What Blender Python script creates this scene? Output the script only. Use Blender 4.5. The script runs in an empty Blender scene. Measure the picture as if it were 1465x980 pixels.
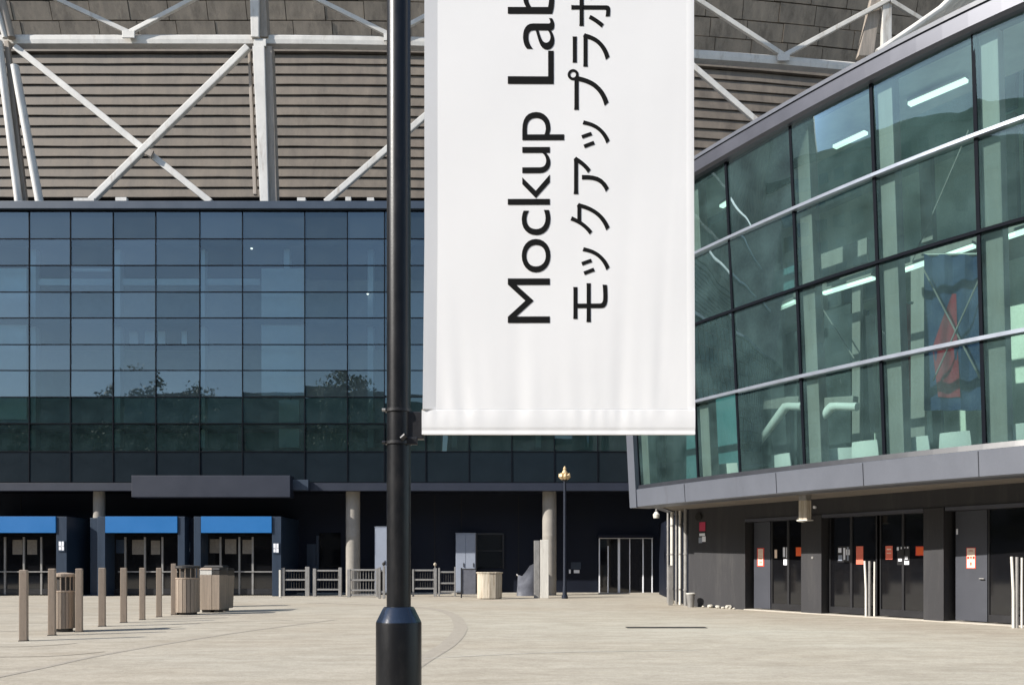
import bpy, bmesh, math, random
from mathutils import Vector, Matrix
random.seed(7)
S = bpy.context.scene
C = S.collection
R = math.radians

# ------------------------------------------------------------------ camera, sky, sun, exposure
F, HY, CX, EYE = 1200.0, 806.0, 732.5, 1.4           # focal (px of a 1465 px wide frame), horizon, centre, eye height
cam = bpy.data.cameras.new('camera'); cam_o = bpy.data.objects.new('camera', cam); C.objects.link(cam_o)
cam.sensor_width = 36; cam.lens = 36 * F / 1465; cam.shift_y = (HY - 490) / 1465
cam.clip_start = 0.05; cam.clip_end = 3000
cam_o.location = (0, 0, EYE); cam_o.rotation_euler = (R(90), 0, 0)
S.camera = cam_o
SUN_EL = R(33); SUN_DIR = Vector((-0.9, -0.43, 0)).normalized()      # towards the sun (plan)
w = bpy.data.worlds.new('World'); S.world = w; w.use_nodes = True
nt = w.node_tree; bg = nt.nodes['Background']
sky = nt.nodes.new('ShaderNodeTexSky'); sky.sky_type = 'NISHITA'; sky.sun_disc = False
sky.sun_elevation = SUN_EL; sky.sun_rotation = math.atan2(SUN_DIR.x, SUN_DIR.y)
sky.air_density = 1.0; sky.dust_density = 0.6; sky.ozone_density = 2.0
nt.links.new(sky.outputs[0], bg.inputs[0]); bg.inputs[1].default_value = 0.11
sun = bpy.data.lights.new('sun', 'SUN'); sun.energy = 4.2; sun.angle = R(0.5); sun.color = (1, 0.95, 0.88)
sun_o = bpy.data.objects.new('sun', sun); C.objects.link(sun_o)
sv = Vector((SUN_DIR.x * math.cos(SUN_EL), SUN_DIR.y * math.cos(SUN_EL), math.sin(SUN_EL)))
sun_o.rotation_euler = sv.to_track_quat('Z', 'Y').to_euler(); sun_o.location = sv * 60
S.view_settings.view_transform = 'Standard'; S.view_settings.look = 'None'
S.view_settings.exposure = 0.95; S.view_settings.gamma = 1; S.view_settings.use_curve_mapping = False
S.render.engine = 'CYCLES'
S.cycles.max_bounces = 10; S.cycles.transparent_max_bounces = 16

# ------------------------------------------------------------------ helpers
def P(x, y, z):
    "point at depth z behind photo pixel x, y"
    return Vector(((x - CX) * z / F, z, EYE + (HY - y) * z / F))
def X(x, z): return (x - CX) * z / F
def Zh(y, z): return EYE + (HY - y) * z / F
def gz(y): return EYE * F / (y - HY)                 # ground depth at pixel row

class MB:
    def __init__(s): s.v = []; s.f = []
    def add(s, vs, fs):
        o = len(s.v); s.v += [Vector(v) for v in vs]; s.f += [tuple(i + o for i in f) for f in fs]; return s
    def quad(s, a, b, c, d): return s.add([a, b, c, d], [(0, 1, 2, 3)])
    def hexa(s, a, b):
        "two quads a (bottom/front) and b (top/back), same winding"
        return s.add(list(a) + list(b), [(3, 2, 1, 0), (4, 5, 6, 7), (0, 1, 5, 4), (1, 2, 6, 5), (2, 3, 7, 6), (3, 0, 4, 7)])
    def box(s, x0, x1, y0, y1, z0, z1):
        return s.hexa([(x0, y0, z0), (x1, y0, z0), (x1, y1, z0), (x0, y1, z0)], [(x0, y0, z1), (x1, y0, z1), (x1, y1, z1), (x0, y1, z1)])
    def prism(s, poly, d):
        "closed polygon extruded by vector d"
        n = len(poly); d = Vector(d); p = [Vector(q) for q in poly]
        return s.add(p + [q + d for q in p], [tuple(range(n))[::-1], tuple(range(n, 2 * n))] + [(i, (i + 1) % n, n + (i + 1) % n, n + i) for i in range(n)])
    def bar(s, a, b, wd, dp=None, up=(0, 0, 1)):
        "rectangular bar from a to b; wd across in the up x axis direction, dp along the other"
        a = Vector(a); b = Vector(b); dp = dp or wd; t = (b - a).normalized(); up = Vector(up)
        if abs(t.dot(up)) > .98: up = Vector((0, 1, 0))
        u = t.cross(up).normalized(); v = u.cross(t).normalized()
        q = [(-1, -1), (1, -1), (1, 1), (-1, 1)]
        return s.hexa([a + u * i * wd / 2 + v * j * dp / 2 for i, j in q], [b + u * i * wd / 2 + v * j * dp / 2 for i, j in q])
    def tube(s, pts, r, n=12, caps=True):
        pts = [Vector(p) for p in pts]; rs = r if isinstance(r, (list, tuple)) else [r] * len(pts)
        o = len(s.v); ref = None
        for i, p in enumerate(pts):
            t = (pts[min(i + 1, len(pts) - 1)] - pts[max(i - 1, 0)]).normalized()
            if ref is None: ref = Vector((0, 0, 1)) if abs(t.z) < .9 else Vector((1, 0, 0))
            u = t.cross(ref).normalized(); v = t.cross(u).normalized(); ref = u.cross(t) if False else ref
            for k in range(n):
                a = 2 * math.pi * k / n; s.v.append(p + (u * math.cos(a) + v * math.sin(a)) * rs[i])
        for i in range(len(pts) - 1):
            for k in range(n):
                s.f.append((o + i * n + k, o + i * n + (k + 1) % n, o + (i + 1) * n + (k + 1) % n, o + (i + 1) * n + k))
        if caps: s.f.append(tuple(o + k for k in range(n))[::-1]); s.f.append(tuple(o + (len(pts) - 1) * n + k for k in range(n)))
        return s
    def lathe(s, x, y, prof, n=32, squash=1.0):
        "profile of (radius, z) turned about a vertical axis"
        o = len(s.v)
        for r, z in prof:
            for k in range(n):
                a = 2 * math.pi * k / n; s.v.append(Vector((x + r * math.cos(a), y + r * squash * math.sin(a), z)))
        for i in range(len(prof) - 1):
            for k in range(n):
                s.f.append((o + i * n + k, o + i * n + (k + 1) % n, o + (i + 1) * n + (k + 1) % n, o + (i + 1) * n + k))
        s.f.append(tuple(o + k for k in range(n))[::-1]); s.f.append(tuple(o + (len(prof) - 1) * n + k for k in range(n)))
        return s
    def build(s, name, m, parent=None, bevel=0, smooth=False, kind=None, label=None):
        me = bpy.data.meshes.new(name)
        off = parent.get('_o') if parent is not None else None
        off = Vector(off) if off is not None else Vector((0, 0, 0))
        me.from_pydata([v - off for v in s.v], [], s.f)
        bm = bmesh.new(); bm.from_mesh(me); bmesh.ops.recalc_face_normals(bm, faces=bm.faces)
        if bevel: bmesh.ops.bevel(bm, geom=[e for e in bm.edges if len(e.link_faces) == 2 and e.calc_face_angle(0) > .5], offset=bevel, segments=2, affect='EDGES', profile=.7)
        bm.to_mesh(me); bm.free()
        if smooth:
            for p in me.polygons: p.use_smooth = True
            try: me.set_sharp_from_angle(angle=R(35))
            except Exception: pass
        me.materials.append(m)
        o = bpy.data.objects.new(name, me); C.objects.link(o)
        if parent is not None: o.parent = parent; o['_o'] = list(off)
        if kind: o['kind'] = kind
        if label: o['label'] = label
        return o

def thing(name, label, cat, loc=(0, 0, 0), group=None):
    o = bpy.data.objects.new(name, None); C.objects.link(o); o.location = loc; o['_o'] = list(loc)
    o.empty_display_size = .2
    o['label'] = label; o['category'] = cat
    if group: o['group'] = group
    return o
def tag(o, label, cat, group=None):
    o['label'] = label; o['category'] = cat
    if group: o['group'] = group
    return o
def copy_tree(o, parent=None):
    c = o.copy(); C.objects.link(c)
    if parent is not None: c.parent = parent
    for ch in list(o.children): copy_tree(ch, c)
    return c

def mat(name, col, rough=.6, metal=0, var=.25, scale=3, stretch=(1, 1, 1), bump=0, fine=60, col2=None, coat=0, spec=.5, detail=6):
    m = bpy.data.materials.new(name); m.use_nodes = True; t = m.node_tree; N = t.nodes; L = t.links
    b = N['Principled BSDF']; b.inputs['Roughness'].default_value = rough; b.inputs['Metallic'].default_value = metal
    b.inputs['Coat Weight'].default_value = coat; b.inputs['Specular IOR Level'].default_value = spec
    tc = N.new('ShaderNodeTexCoord'); mp = N.new('ShaderNodeMapping'); mp.inputs['Scale'].default_value = stretch
    L.new(tc.outputs['Object'], mp.inputs['Vector'])
    n1 = N.new('ShaderNodeTexNoise'); n1.inputs['Scale'].default_value = scale; n1.inputs['Detail'].default_value = detail; n1.inputs['Roughness'].default_value = .65
    n2 = N.new('ShaderNodeTexNoise'); n2.inputs['Scale'].default_value = fine; n2.inputs['Detail'].default_value = 3
    L.new(mp.outputs[0], n1.inputs['Vector']); L.new(mp.outputs[0], n2.inputs['Vector'])
    mx = N.new('ShaderNodeMix'); mx.data_type = 'FLOAT'; mx.inputs['Factor'].default_value = .35
    L.new(n1.outputs['Fac'], mx.inputs['A']); L.new(n2.outputs['Fac'], mx.inputs['B'])
    cr = N.new('ShaderNodeValToRGB'); cr.color_ramp.elements[0].position = .3; cr.color_ramp.elements[1].position = .7
    c2 = col2 or tuple(min(1, c * (1 + var)) for c in col); c1 = tuple(c * (1 - var) for c in col) if not col2 else col
    cr.color_ramp.elements[0].color = (*c1, 1); cr.color_ramp.elements[1].color = (*c2, 1)
    L.new(mx.outputs['Result'], cr.inputs['Fac']); L.new(cr.outputs['Color'], b.inputs['Base Color'])
    rr = N.new('ShaderNodeMapRange'); rr.inputs['To Min'].default_value = max(.02, rough * .8); rr.inputs['To Max'].default_value = min(1, rough * 1.2)
    L.new(n1.outputs['Fac'], rr.inputs['Value']); L.new(rr.outputs['Result'], b.inputs['Roughness'])
    if bump:
        bp = N.new('ShaderNodeBump'); bp.inputs['Strength'].default_value = bump; bp.inputs['Distance'].default_value = .02
        L.new(mx.outputs['Result'], bp.inputs['Height']); L.new(bp.outputs['Normal'], b.inputs['Normal'])
    return m
def glass(name, trans, refl, fac, rough=.0, wave=.0, tint_var=.15, base=None, basefac=0):
    "thin tinted coated pane: part see-through, part mirror"
    m = bpy.data.materials.new(name); m.use_nodes = True; t = m.node_tree; N = t.nodes; L = t.links
    N.remove(N['Principled BSDF']); out = N['Material Output']
    tr = N.new('ShaderNodeBsdfTransparent'); gl = N.new('ShaderNodeBsdfGlossy'); gl.inputs['Roughness'].default_value = rough
    gl.inputs['Color'].default_value = (*refl, 1)
    oi = N.new('ShaderNodeObjectInfo'); mr = N.new('ShaderNodeMapRange'); mr.inputs['To Min'].default_value = 1 - tint_var; mr.inputs['To Max'].default_value = 1 + tint_var
    L.new(oi.outputs['Random'], mr.inputs['Value'])
    mc = N.new('ShaderNodeMix'); mc.data_type = 'RGBA'; mc.blend_type = 'MULTIPLY'; mc.inputs['Factor'].default_value = 1
    mc.inputs['A'].default_value = (*trans, 1); L.new(mr.outputs['Result'], mc.inputs['B']); L.new(mc.outputs['Result'], tr.inputs['Color'])
    fr = N.new('ShaderNodeFresnel'); fr.inputs['IOR'].default_value = 1.5
    ad = N.new('ShaderNodeMath'); ad.operation = 'ADD'; ad.use_clamp = True; ad.inputs[1].default_value = fac;
    r2 = N.new('ShaderNodeMapRange'); r2.inputs['To Min'].default_value = fac * (1 + tint_var); r2.inputs['To Max'].default_value = fac * (1 - tint_var); L.new(oi.outputs['Random'], r2.inputs['Value']); L.new(r2.outputs['Result'], ad.inputs[1]); L.new(fr.outputs[0], ad.inputs[0])
    mx = N.new('ShaderNodeMixShader'); L.new(ad.outputs[0], mx.inputs[0]); L.new(tr.outputs[0], mx.inputs[1]); L.new(gl.outputs[0], mx.inputs[2])
    last = mx
    tc = N.new('ShaderNodeTexCoord'); nz = N.new('ShaderNodeTexNoise'); nz.inputs['Scale'].default_value = .55; nz.inputs['Detail'].default_value = 2
    L.new(tc.outputs['Object'], nz.inputs['Vector'])
    bp = N.new('ShaderNodeBump'); bp.inputs['Strength'].default_value = wave; bp.inputs['Distance'].default_value = .05
    L.new(nz.outputs['Fac'], bp.inputs['Height']); L.new(bp.outputs[0], gl.inputs['Normal'])
    if basefac:
        # dust film on the glass, doubling as painted haze that brightens dark panes
        df = N.new('ShaderNodeBsdfDiffuse'); df.inputs['Color'].default_value = (*base, 1)
        m2 = N.new('ShaderNodeMixShader'); nd = N.new('ShaderNodeTexNoise'); nd.inputs['Scale'].default_value = 1.3; nd.inputs['Detail'].default_value = 8
        L.new(tc.outputs['Object'], nd.inputs['Vector']); m3 = N.new('ShaderNodeMapRange'); m3.inputs['From Min'].default_value = .3; m3.inputs['From Max'].default_value = .7
        m3.inputs['To Min'].default_value = basefac * .5; m3.inputs['To Max'].default_value = basefac * 1.5
        L.new(nd.outputs['Fac'], m3.inputs['Value']); L.new(m3.outputs[0], m2.inputs[0]); L.new(mx.outputs[0], m2.inputs[1]); L.new(df.outputs[0], m2.inputs[2]); last = m2
    L.new(last.outputs[0], out.inputs['Surface'])
    return m
def lamp_mat(name, col, st):
    m = bpy.data.materials.new(name); m.use_nodes = True; N = m.node_tree.nodes
    b = N['Principled BSDF']; b.inputs['Emission Color'].default_value = (*col, 1); b.inputs['Emission Strength'].default_value = st
    b.inputs['Base Color'].default_value = (*col, 1); return m

M = {}
M['fascia_navy'] = mat('stadium_fascia_paint', (.011, .0155, .029), .5, var=.15, scale=1.2)
M['parapet'] = mat('parapet_metal', (.030, .043, .064), .4, var=.15, scale=1)
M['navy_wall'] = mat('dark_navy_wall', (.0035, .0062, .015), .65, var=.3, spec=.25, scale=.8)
M['navy_panel'] = mat('navy_jamb_panel', (.018, .032, .055), .4, var=.25, scale=1.5, stretch=(3, 1, .3))
M['blue_sign'] = mat('blue_sign_paint', (.006, .120, .34), .45, var=.06, scale=1)
M['concrete_col'] = mat('column_concrete', (.27, .25, .22), .85, var=.2, scale=2, bump=.2)
M['mull_dark'] = mat('dark_mullion', (.004, .0055, .009), .7, var=.2, spec=.08)
M['louvre'] = mat('louvre_board', (.138, .114, .09), .7, var=.45, scale=1.1, stretch=(1.2, 1, .5), bump=.15)
M['cladding'] = mat('roof_underside_panel', (.215, .182, .145), .75, var=.5, scale=.9, stretch=(1.4, 1, .5), bump=.2)
M['gap_dark'] = mat('dark_backing', (.012, .011, .010), .9)
M['truss'] = mat('white_truss_paint', (.50, .485, .455), .55, var=.2, scale=1.5, stretch=(1, 1, .6), col2=None)
def stain(m, col, amount=.5, scale=1.2, stretch=(1.5, 1.5, .25), lo=.56, hi=.72):
    t = m.node_tree; N = t.nodes; L = t.links; b = N['Principled BSDF']; src = b.inputs['Base Color'].links[0].from_socket
    tc = N.new('ShaderNodeTexCoord'); mp = N.new('ShaderNodeMapping'); mp.inputs['Scale'].default_value = stretch; mp.inputs['Location'].default_value = (3.1, 1.7, .4)
    n = N.new('ShaderNodeTexNoise'); n.inputs['Scale'].default_value = scale; n.inputs['Detail'].default_value = 9; n.inputs['Roughness'].default_value = .75
    L.new(tc.outputs['Object'], mp.inputs['Vector']); L.new(mp.outputs[0], n.inputs['Vector'])
    r = N.new('ShaderNodeMapRange'); r.inputs['From Min'].default_value = lo; r.inputs['From Max'].default_value = hi; r.inputs['To Max'].default_value = amount
    L.new(n.outputs['Fac'], r.inputs['Value']); x = N.new('ShaderNodeMix'); x.data_type = 'RGBA'; x.inputs['B'].default_value = (*col, 1)
    L.new(r.outputs[0], x.inputs['Factor']); L.new(src, x.inputs['A']); L.new(x.outputs['Result'], b.inputs['Base Color'])
stain(M['truss'], (.24, .19, .14), .8); stain(M['louvre'], (.07, .055, .042), .6, .8, (1, 1, .5)); stain(M['cladding'], (.06, .05, .04), .7, 1.0, (1.6, 1.6, .3), .5, .7)
stain(M['concrete_col'], (.12, .11, .095), .6, 2.0)
M['truss_worn'] = mat('worn_truss_web', (.26, .225, .19), .7, var=.4, scale=2.5, stretch=(3, 3, .4), bump=.2)
M['spandrel'] = mat('dark_spandrel_glass', (.007, .012, .016), .25, var=.3, scale=.6, spec=.35)
M['glass_blue'] = glass('blue_coated_glass', (.60, .76, .80), (.50, .57, .585), .16, wave=.06, tint_var=.3, base=(.17, .23, .25), basefac=.07)
M['glass_green'] = glass('green_dark_glass', (.34, .50, .46), (.42, .50, .49), .14, wave=.06, tint_var=.3, base=(.08, .14, .15), basefac=.11)
M['glass_pav'] = glass('pavilion_green_glass', (.64, .82, .78), (.52, .68, .72), .055, wave=.10, tint_var=.08, base=(.19, .33, .33), basefac=.095)
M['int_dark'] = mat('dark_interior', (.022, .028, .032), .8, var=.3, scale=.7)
M['int_pale'] = mat('pale_interior', (.75, .78, .78), .7, var=.12, scale=1)
M['int_green'] = mat('green_partition', (.16, .30, .28), .7, var=.5, scale=.5, stretch=(2, 1, .3))
M['int_mid'] = mat('mid_interior', (.50, .52, .54), .8, var=.25, scale=.6)
M['screen'] = mat('white_board', (.8, .82, .84), .5, var=.05)
M['pav_fascia'] = mat('pavilion_fascia_metal', (.098, .106, .126), .42, var=.12, scale=1.2, stretch=(1, 1, .6))
M['pav_edge'] = mat('roof_edge_metal', (.07, .073, .09), .4, metal=.3, var=.15, scale=1)
M['pav_edge_dark'] = mat('roof_edge_shadow_gap', (.02, .022, .028), .4)
M['soffit'] = mat('soffit_board', (.17, .15, .13), .85, var=.25, scale=1.5)
M['pav_wall'] = mat('charcoal_wall', (.027, .0265, .029), .8, var=.28, scale=1.6, stretch=(1.5, 1.5, .35), bump=.15)
M['pav_door'] = mat('grey_door_paint', (.042, .045, .056), .5, var=.15, scale=1.2)
M['silver'] = mat('silver_transom', (.28, .31, .36), .35, metal=.5, var=.1)
M['dark_glass'] = mat('dark_door_glass', (.006, .006, .007), .05, var=.2, spec=.8)
M['black_frame'] = mat('black_door_frame', (.015, .015, .017), .4, var=.2)
M['int_olive'] = mat('interior_plaster', (.60, .61, .53), .8, var=.3, scale=.7, stretch=(1, 1, .4))
M['int_floor'] = mat('interior_floor', (.42, .42, .39), .6, var=.15)
M['int_col'] = mat('interior_column_paint', (.19, .17, .16), .6, var=.25, scale=1.5, stretch=(4, 4, .3))
M['tube_light'] = lamp_mat('fluorescent_tube', (.80, 1.0, .86), .85)
M['spot_light'] = lamp_mat('ceiling_spot', (1, .93, .8), 1.5)
M['ground'] = None
M['pole'] = mat('black_gloss_paint', (.004, .0045, .006), .36, var=.3, scale=4, bump=.06, fine=90, spec=.35)
M['pole_cone'] = mat('dark_blue_gloss_paint', (.012, .018, .032), .15, var=.3, scale=8, bump=.06, coat=.6)
M['black_matt'] = mat('black_matt_paint', (.006, .006, .008), .6, var=.2, spec=.2)
M['black_metal'] = mat('black_bracket_metal', (.01, .01, .012), .4, var=.3, scale=20, bump=.15)
M['cloth'] = mat('white_banner_cloth', (.65, .65, .65), .85, var=.015, scale=4, fine=350, bump=.04)
M['ink'] = mat('black_ink', (.004, .004, .004), .8, var=.1, spec=.15)
M['tan_metal'] = mat('tan_bollard_paint', (.34, .265, .20), .6, var=.2, scale=2.2, stretch=(6, 6, .4), bump=.1)
M['tan_slat'] = mat('tan_bin_slats', (.27, .215, .165), .65, var=.35, scale=3, stretch=(7, 7, .25), bump=.2)
M['bin_dark'] = mat('dark_bin_metal', (.03, .027, .024), .55, var=.4, scale=8)
M['galv'] = mat('galvanised_steel', (.27, .262, .25), .45, metal=.4, var=.3, scale=6, stretch=(1, 1, .5))
M['cabinet'] = mat('blue_grey_cabinet', (.26, .29, .35), .5, var=.1, scale=1.5)
M['white_panel'] = mat('dirty_white_panel', (.55, .53, .48), .65, var=.2, scale=2, stretch=(4, 4, .3))
M['old_paper'] = mat('old_paper', (.17, .15, .125), .8, var=.35, scale=9)
M['stone'] = mat('planter_stone', (.44, .39, .31), .8, var=.25, scale=2, stretch=(5, 5, .3), bump=.15)
M['gold'] = mat('gilded_metal', (.62, .47, .27), .45, metal=.5, var=.2, scale=12)
M['lamp_navy'] = mat('navy_lamp_paint', (.009, .013, .024), .4, var=.2)
M['tarp'] = mat('grey_tarpaulin', (.10, .105, .125), .6, var=.35, scale=4, bump=.3)
M['orange'] = mat('orange_notice', (.85, .12, .02), .6, var=.06)
M['coral'] = mat('coral_notice', (.72, .16, .10), .6, var=.1)
M['cream'] = mat('cream_notice', (.80, .62, .48), .6, var=.1)
M['paper'] = mat('white_paper', (.75, .76, .8), .6, var=.06)
M['red_print'] = mat('red_print', (.65, .05, .03), .6, var=.1)
M['crimson'] = mat('crimson_print', (.45, .03, .08), .6, var=.15)
M['flag_blue'] = mat('navy_flag_cloth', (.013, .028, .085), .85, var=.25, scale=1.5)
M['flag_red'] = mat('red_flag_cloth', (.20, .010, .024), .85, var=.25, scale=1.5)
M['chair_white'] = mat('white_chair_plastic', (.60, .57, .55), .4, var=.04)
M['rubble'] = mat('pale_rubble', (.45, .42, .36), .9, var=.2, scale=8, bump=.3)
M['leaf'] = mat('tree_leaves', (.045, .075, .025), .6, var=.5, scale=.8)
M['bark'] = mat('tree_bark', (.09, .07, .05), .9, var=.3, scale=3, bump=.3)
M['brick'] = mat('brown_brick', (.27, .235, .20), .85, var=.3, scale=2)
M['pale_stone'] = mat('pale_render', (.38, .36, .33), .8, var=.15, scale=1)

stain(M['tan_metal'], (.15, .11, .08), .6, 5, (3, 3, .5)); stain(M['tan_slat'], (.13, .095, .065), .7, 5, (5, 5, .4)); stain(M['galv'], (.12, .10, .08), .6, 4, (2, 2, 1)); stain(M['white_panel'], (.25, .22, .18), .6, 3, (4, 4, .4)); stain(M['stone'], (.2, .15, .10), .7, 3, (6, 6, .3), .48, .6)
stain(M['pole'], (.022, .021, .021), .8, 9, (1, 1, .35), .5, .75); stain(M['pav_wall'], (.055, .053, .052), .7, 1.5, (2, 2, .25), .5, .75); stain(M['pav_fascia'], (.06, .062, .07), .5, 1.5, (2, 2, .3))
def ground_mat():
    m = bpy.data.materials.new('plaza_paving'); m.use_nodes = True; t = m.node_tree; N = t.nodes; L = t.links; b = N['Principled BSDF']
    tc = N.new('ShaderNodeTexCoord')
    def noise(scale, st, det=6, rough=.6):
        mp = N.new('ShaderNodeMapping'); mp.inputs['Scale'].default_value = st; L.new(tc.outputs['Object'], mp.inputs['Vector'])
        n = N.new('ShaderNodeTexNoise'); n.inputs['Scale'].default_value = scale; n.inputs['Detail'].default_value = det; n.inputs['Roughness'].default_value = rough
        n.inputs['Distortion'].default_value = .4
        L.new(mp.outputs[0], n.inputs['Vector']); return n
    big = noise(.16, (.6, 1, 1)); streak = noise(1.3, (.22, 1.5, 1), 9, .75); fine = noise(45, (1, 1, 1), 4, .7); med = noise(2.2, (.5, 1, 1), 8, .75)
    def ramp(src, a, b_, ca, cb):
        r = N.new('ShaderNodeValToRGB'); r.color_ramp.elements[0].position = a; r.color_ramp.elements[1].position = b_
        r.color_ramp.elements[0].color = (*ca, 1); r.color_ramp.elements[1].color = (*cb, 1); L.new(src.outputs['Fac'], r.inputs['Fac']); return r
    base = ramp(big, .35, .65, (.40, .358, .292), (.43, .402, .342))
    def mul(a, b_, f):
        x = N.new('ShaderNodeMix'); x.data_type = 'RGBA'; x.blend_type = 'MULTIPLY'; x.inputs['Factor'].default_value = f
        L.new(a, x.inputs['A']); L.new(b_, x.inputs['B']); return x.outputs['Result']
    o = mul(base.outputs['Color'], ramp(streak, .33, .55, (.80, .77, .73), (1, 1, 1)).outputs['Color'], .6)
    o = mul(o, ramp(med, .3, .7, (.74, .72, .69), (1.16, 1.16, 1.15)).outputs['Color'], .85)
    o = mul(o, ramp(fine, .3, .7, (.72, .71, .70), (1.2, 1.2, 1.2)).outputs['Color'], .6)
    sp = noise(15, (.8, 1, 1), 5, .8); o = mul(o, ramp(sp, .32, .68, (.80, .79, .77), (1.14, 1.14, 1.13)).outputs['Color'], .8)
    blot = noise(.55, (.7, 1, 1), 10, .8); o = mul(o, ramp(blot, .30, .50, (.80, .78, .75), (1, 1, 1)).outputs['Color'], .6)
    vo = N.new('ShaderNodeTexVoronoi'); vo.inputs['Scale'].default_value = 1.6; L.new(tc.outputs['Object'], vo.inputs['Vector'])   # old gum and oil spots
    vr = N.new('ShaderNodeMapRange'); vr.inputs['From Min'].default_value = .035; vr.inputs['From Max'].default_value = .06; vr.inputs['To Min'].default_value = .72; L.new(vo.outputs['Distance'], vr.inputs['Value'])
    cb = N.new('ShaderNodeCombineColor')
    for q in range(3): L.new(vr.outputs[0], cb.inputs[q])
    o = mul(o, cb.outputs[0], .6)
    L.new(o, b.inputs['Base Color']); b.inputs['Roughness'].default_value = .85
    bp = N.new('ShaderNodeBump'); bp.inputs['Strength'].default_value = .35; bp.inputs['Distance'].default_value = .012
    ad = N.new('ShaderNodeMath'); ad.operation = 'ADD'; L.new(fine.outputs['Fac'], ad.inputs[0]); L.new(streak.outputs['Fac'], ad.inputs[1])
    L.new(ad.outputs[0], bp.inputs['Height']); L.new(bp.outputs[0], b.inputs['Normal'])
    return m
M['ground'] = ground_mat()
M['band'] = mat('darker_paving_band', (.325, .29, .238), .85, var=.22, scale=6, fine=50, bump=.3)
M['joint'] = mat('sandy_paving_joint', (.29, .25, .20), .9, var=.25, scale=3, fine=30)
M['seam'] = mat('pale_paving_joint', (.50, .475, .42), .85, var=.12, scale=3, fine=40)
M['kerb'] = mat('pale_kerb_stone', (.38, .35, .30), .85, var=.2, scale=3)

# ------------------------------------------------------------------ ground
g = MB(); NX = [-700, -80, -40, -20, 0, 20, 40, 80, 700]; NY = [-700, -60, -20, 0, 10, 20, 30, 40, 80, 700]
for i in range(len(NX) - 1):
    for j in range(len(NY) - 1):
        g.quad((NX[i], NY[j], 0), (NX[i + 1], NY[j], 0), (NX[i + 1], NY[j + 1], 0), (NX[i], NY[j + 1], 0))
g.build('plaza', M['ground'], kind='structure')
# curved darker paving band and fine pale joint
def strip(pts, wd, z):
    b = MB(); n = len(pts); L_ = []; R_ = []
    for i, p in enumerate(pts):
        t = (Vector(pts[min(i + 1, n - 1)]) - Vector(pts[max(i - 1, 0)])).normalized(); q = Vector((-t.y, t.x, 0)) * wd / 2
        a = Vector((p[0], p[1], z)); L_.append(a + q); R_.append(a - q)
    for i in range(n - 1): b.quad(L_[i], L_[i + 1], R_[i + 1], R_[i])
    return b
def gp(x, y): z = gz(y); return (X(x, z), z)
def spline(pts, n=8):
    out = []
    for i in range(len(pts) - 1):
        p0 = Vector(pts[max(i - 1, 0)]); p1 = Vector(pts[i]); p2 = Vector(pts[i + 1]); p3 = Vector(pts[min(i + 2, len(pts) - 1)])
        for k in range(n):
            t = k / n; out.append(.5 * ((2 * p1) + (p2 - p0) * t + (2 * p0 - 5 * p1 + 4 * p2 - p3) * t * t + (3 * p1 - p0 - 3 * p2 + p3) * t ** 3))
    out.append(Vector(pts[-1])); return out
band_pts = spline([gp(575, 962), gp(607, 942), gp(640, 922), gp(656, 905), gp(658, 893), gp(648, 880), gp(620, 871), gp(560, 866), gp(440, 862)])
strip(band_pts, .30, .004).build('paving_band', M['band'], kind='structure')
strip(spline([gp(607, 942), gp(680, 938), gp(800, 933), gp(1000, 930)]), .035, .006).build('paving_joint', M['seam'], kind='structure')
strip(spline([gp(-60, 980), gp(60, 955), gp(160, 934), gp(330, 906), gp(480, 886)]), .12, .004).build('paving_band', M['band'], kind='structure')

for pts in (((-80, 868), (40, 867), (150, 870)), ((-80, 879), (30, 877), (120, 880), (200, 878)), ((-90, 891), (20, 892), (90, 889)), ((-100, 905), (60, 902), (190, 900), (260, 896)), ((-120, 922), (20, 925), (110, 920)), ((-150, 944), (-20, 940), (80, 938), (150, 932)), ((240, 893), (330, 889), (420, 887))):
    strip(spline([gp(*q) for q in pts]), .05, .0045).build('paving_joint', M['joint'], kind='structure')

# ------------------------------------------------------------------ STADIUM
ZF, ZR, ZC = 36.5, 39.0, 37.2
st = thing('stadium', 'large stadium with blue glass facade, tan louvre wall and white roof trusses', 'stadium', (0, ZF, 0))
XL, XR = -94.0, 34.0
rows = [303, 342, 380, 418, 455, 493, 530, 568, 606, 646, 690]
cols = [42, 101, 162, 223, 286, 347, 436, 497, 550, 609, 671, 732, 793, 855, 917]
def pane(x0, x1, y0, y1, m, name='glass_pane'):
    a = P(x0, y1, ZF); b = P(x1, y0, ZF); c = (a + b) / 2; g_ = .02
    me = bpy.data.meshes.new(name); hx = (b.x - a.x) / 2 - g_; hz = (b.z - a.z) / 2 - g_
    me.from_pydata([(-hx, 0, -hz), (hx, 0, -hz), (hx, 0, hz), (-hx, 0, hz)], [], [(0, 1, 2, 3)]); me.materials.append(m)
    o = bpy.data.objects.new(name, me); C.objects.link(o); o.parent = st; o.location = c - Vector((0, ZF, 0))
    o.rotation_euler = (R(random.gauss(0, .22)), 0, R(random.gauss(0, .3)))
    return o
def row_mat(r): return M['spandrel'] if r == 9 else (M['glass_green'] if r in (7, 8) else M['glass_blue'])
vis = []
for c_ in range(-1, 9):
    x0 = cols[c_] if c_ >= 0 else -18; x1 = cols[c_ + 1]
    for r in range(10):
        if c_ == 8 and r > 7: continue
        pane(x0, x1, rows[r], rows[r + 1], row_mat(r))
for c_ in range(8, 13):
    for r in (8, 9): pane(cols[c_], cols[c_ + 1], rows[r], rows[r + 1], row_mat(r))
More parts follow.
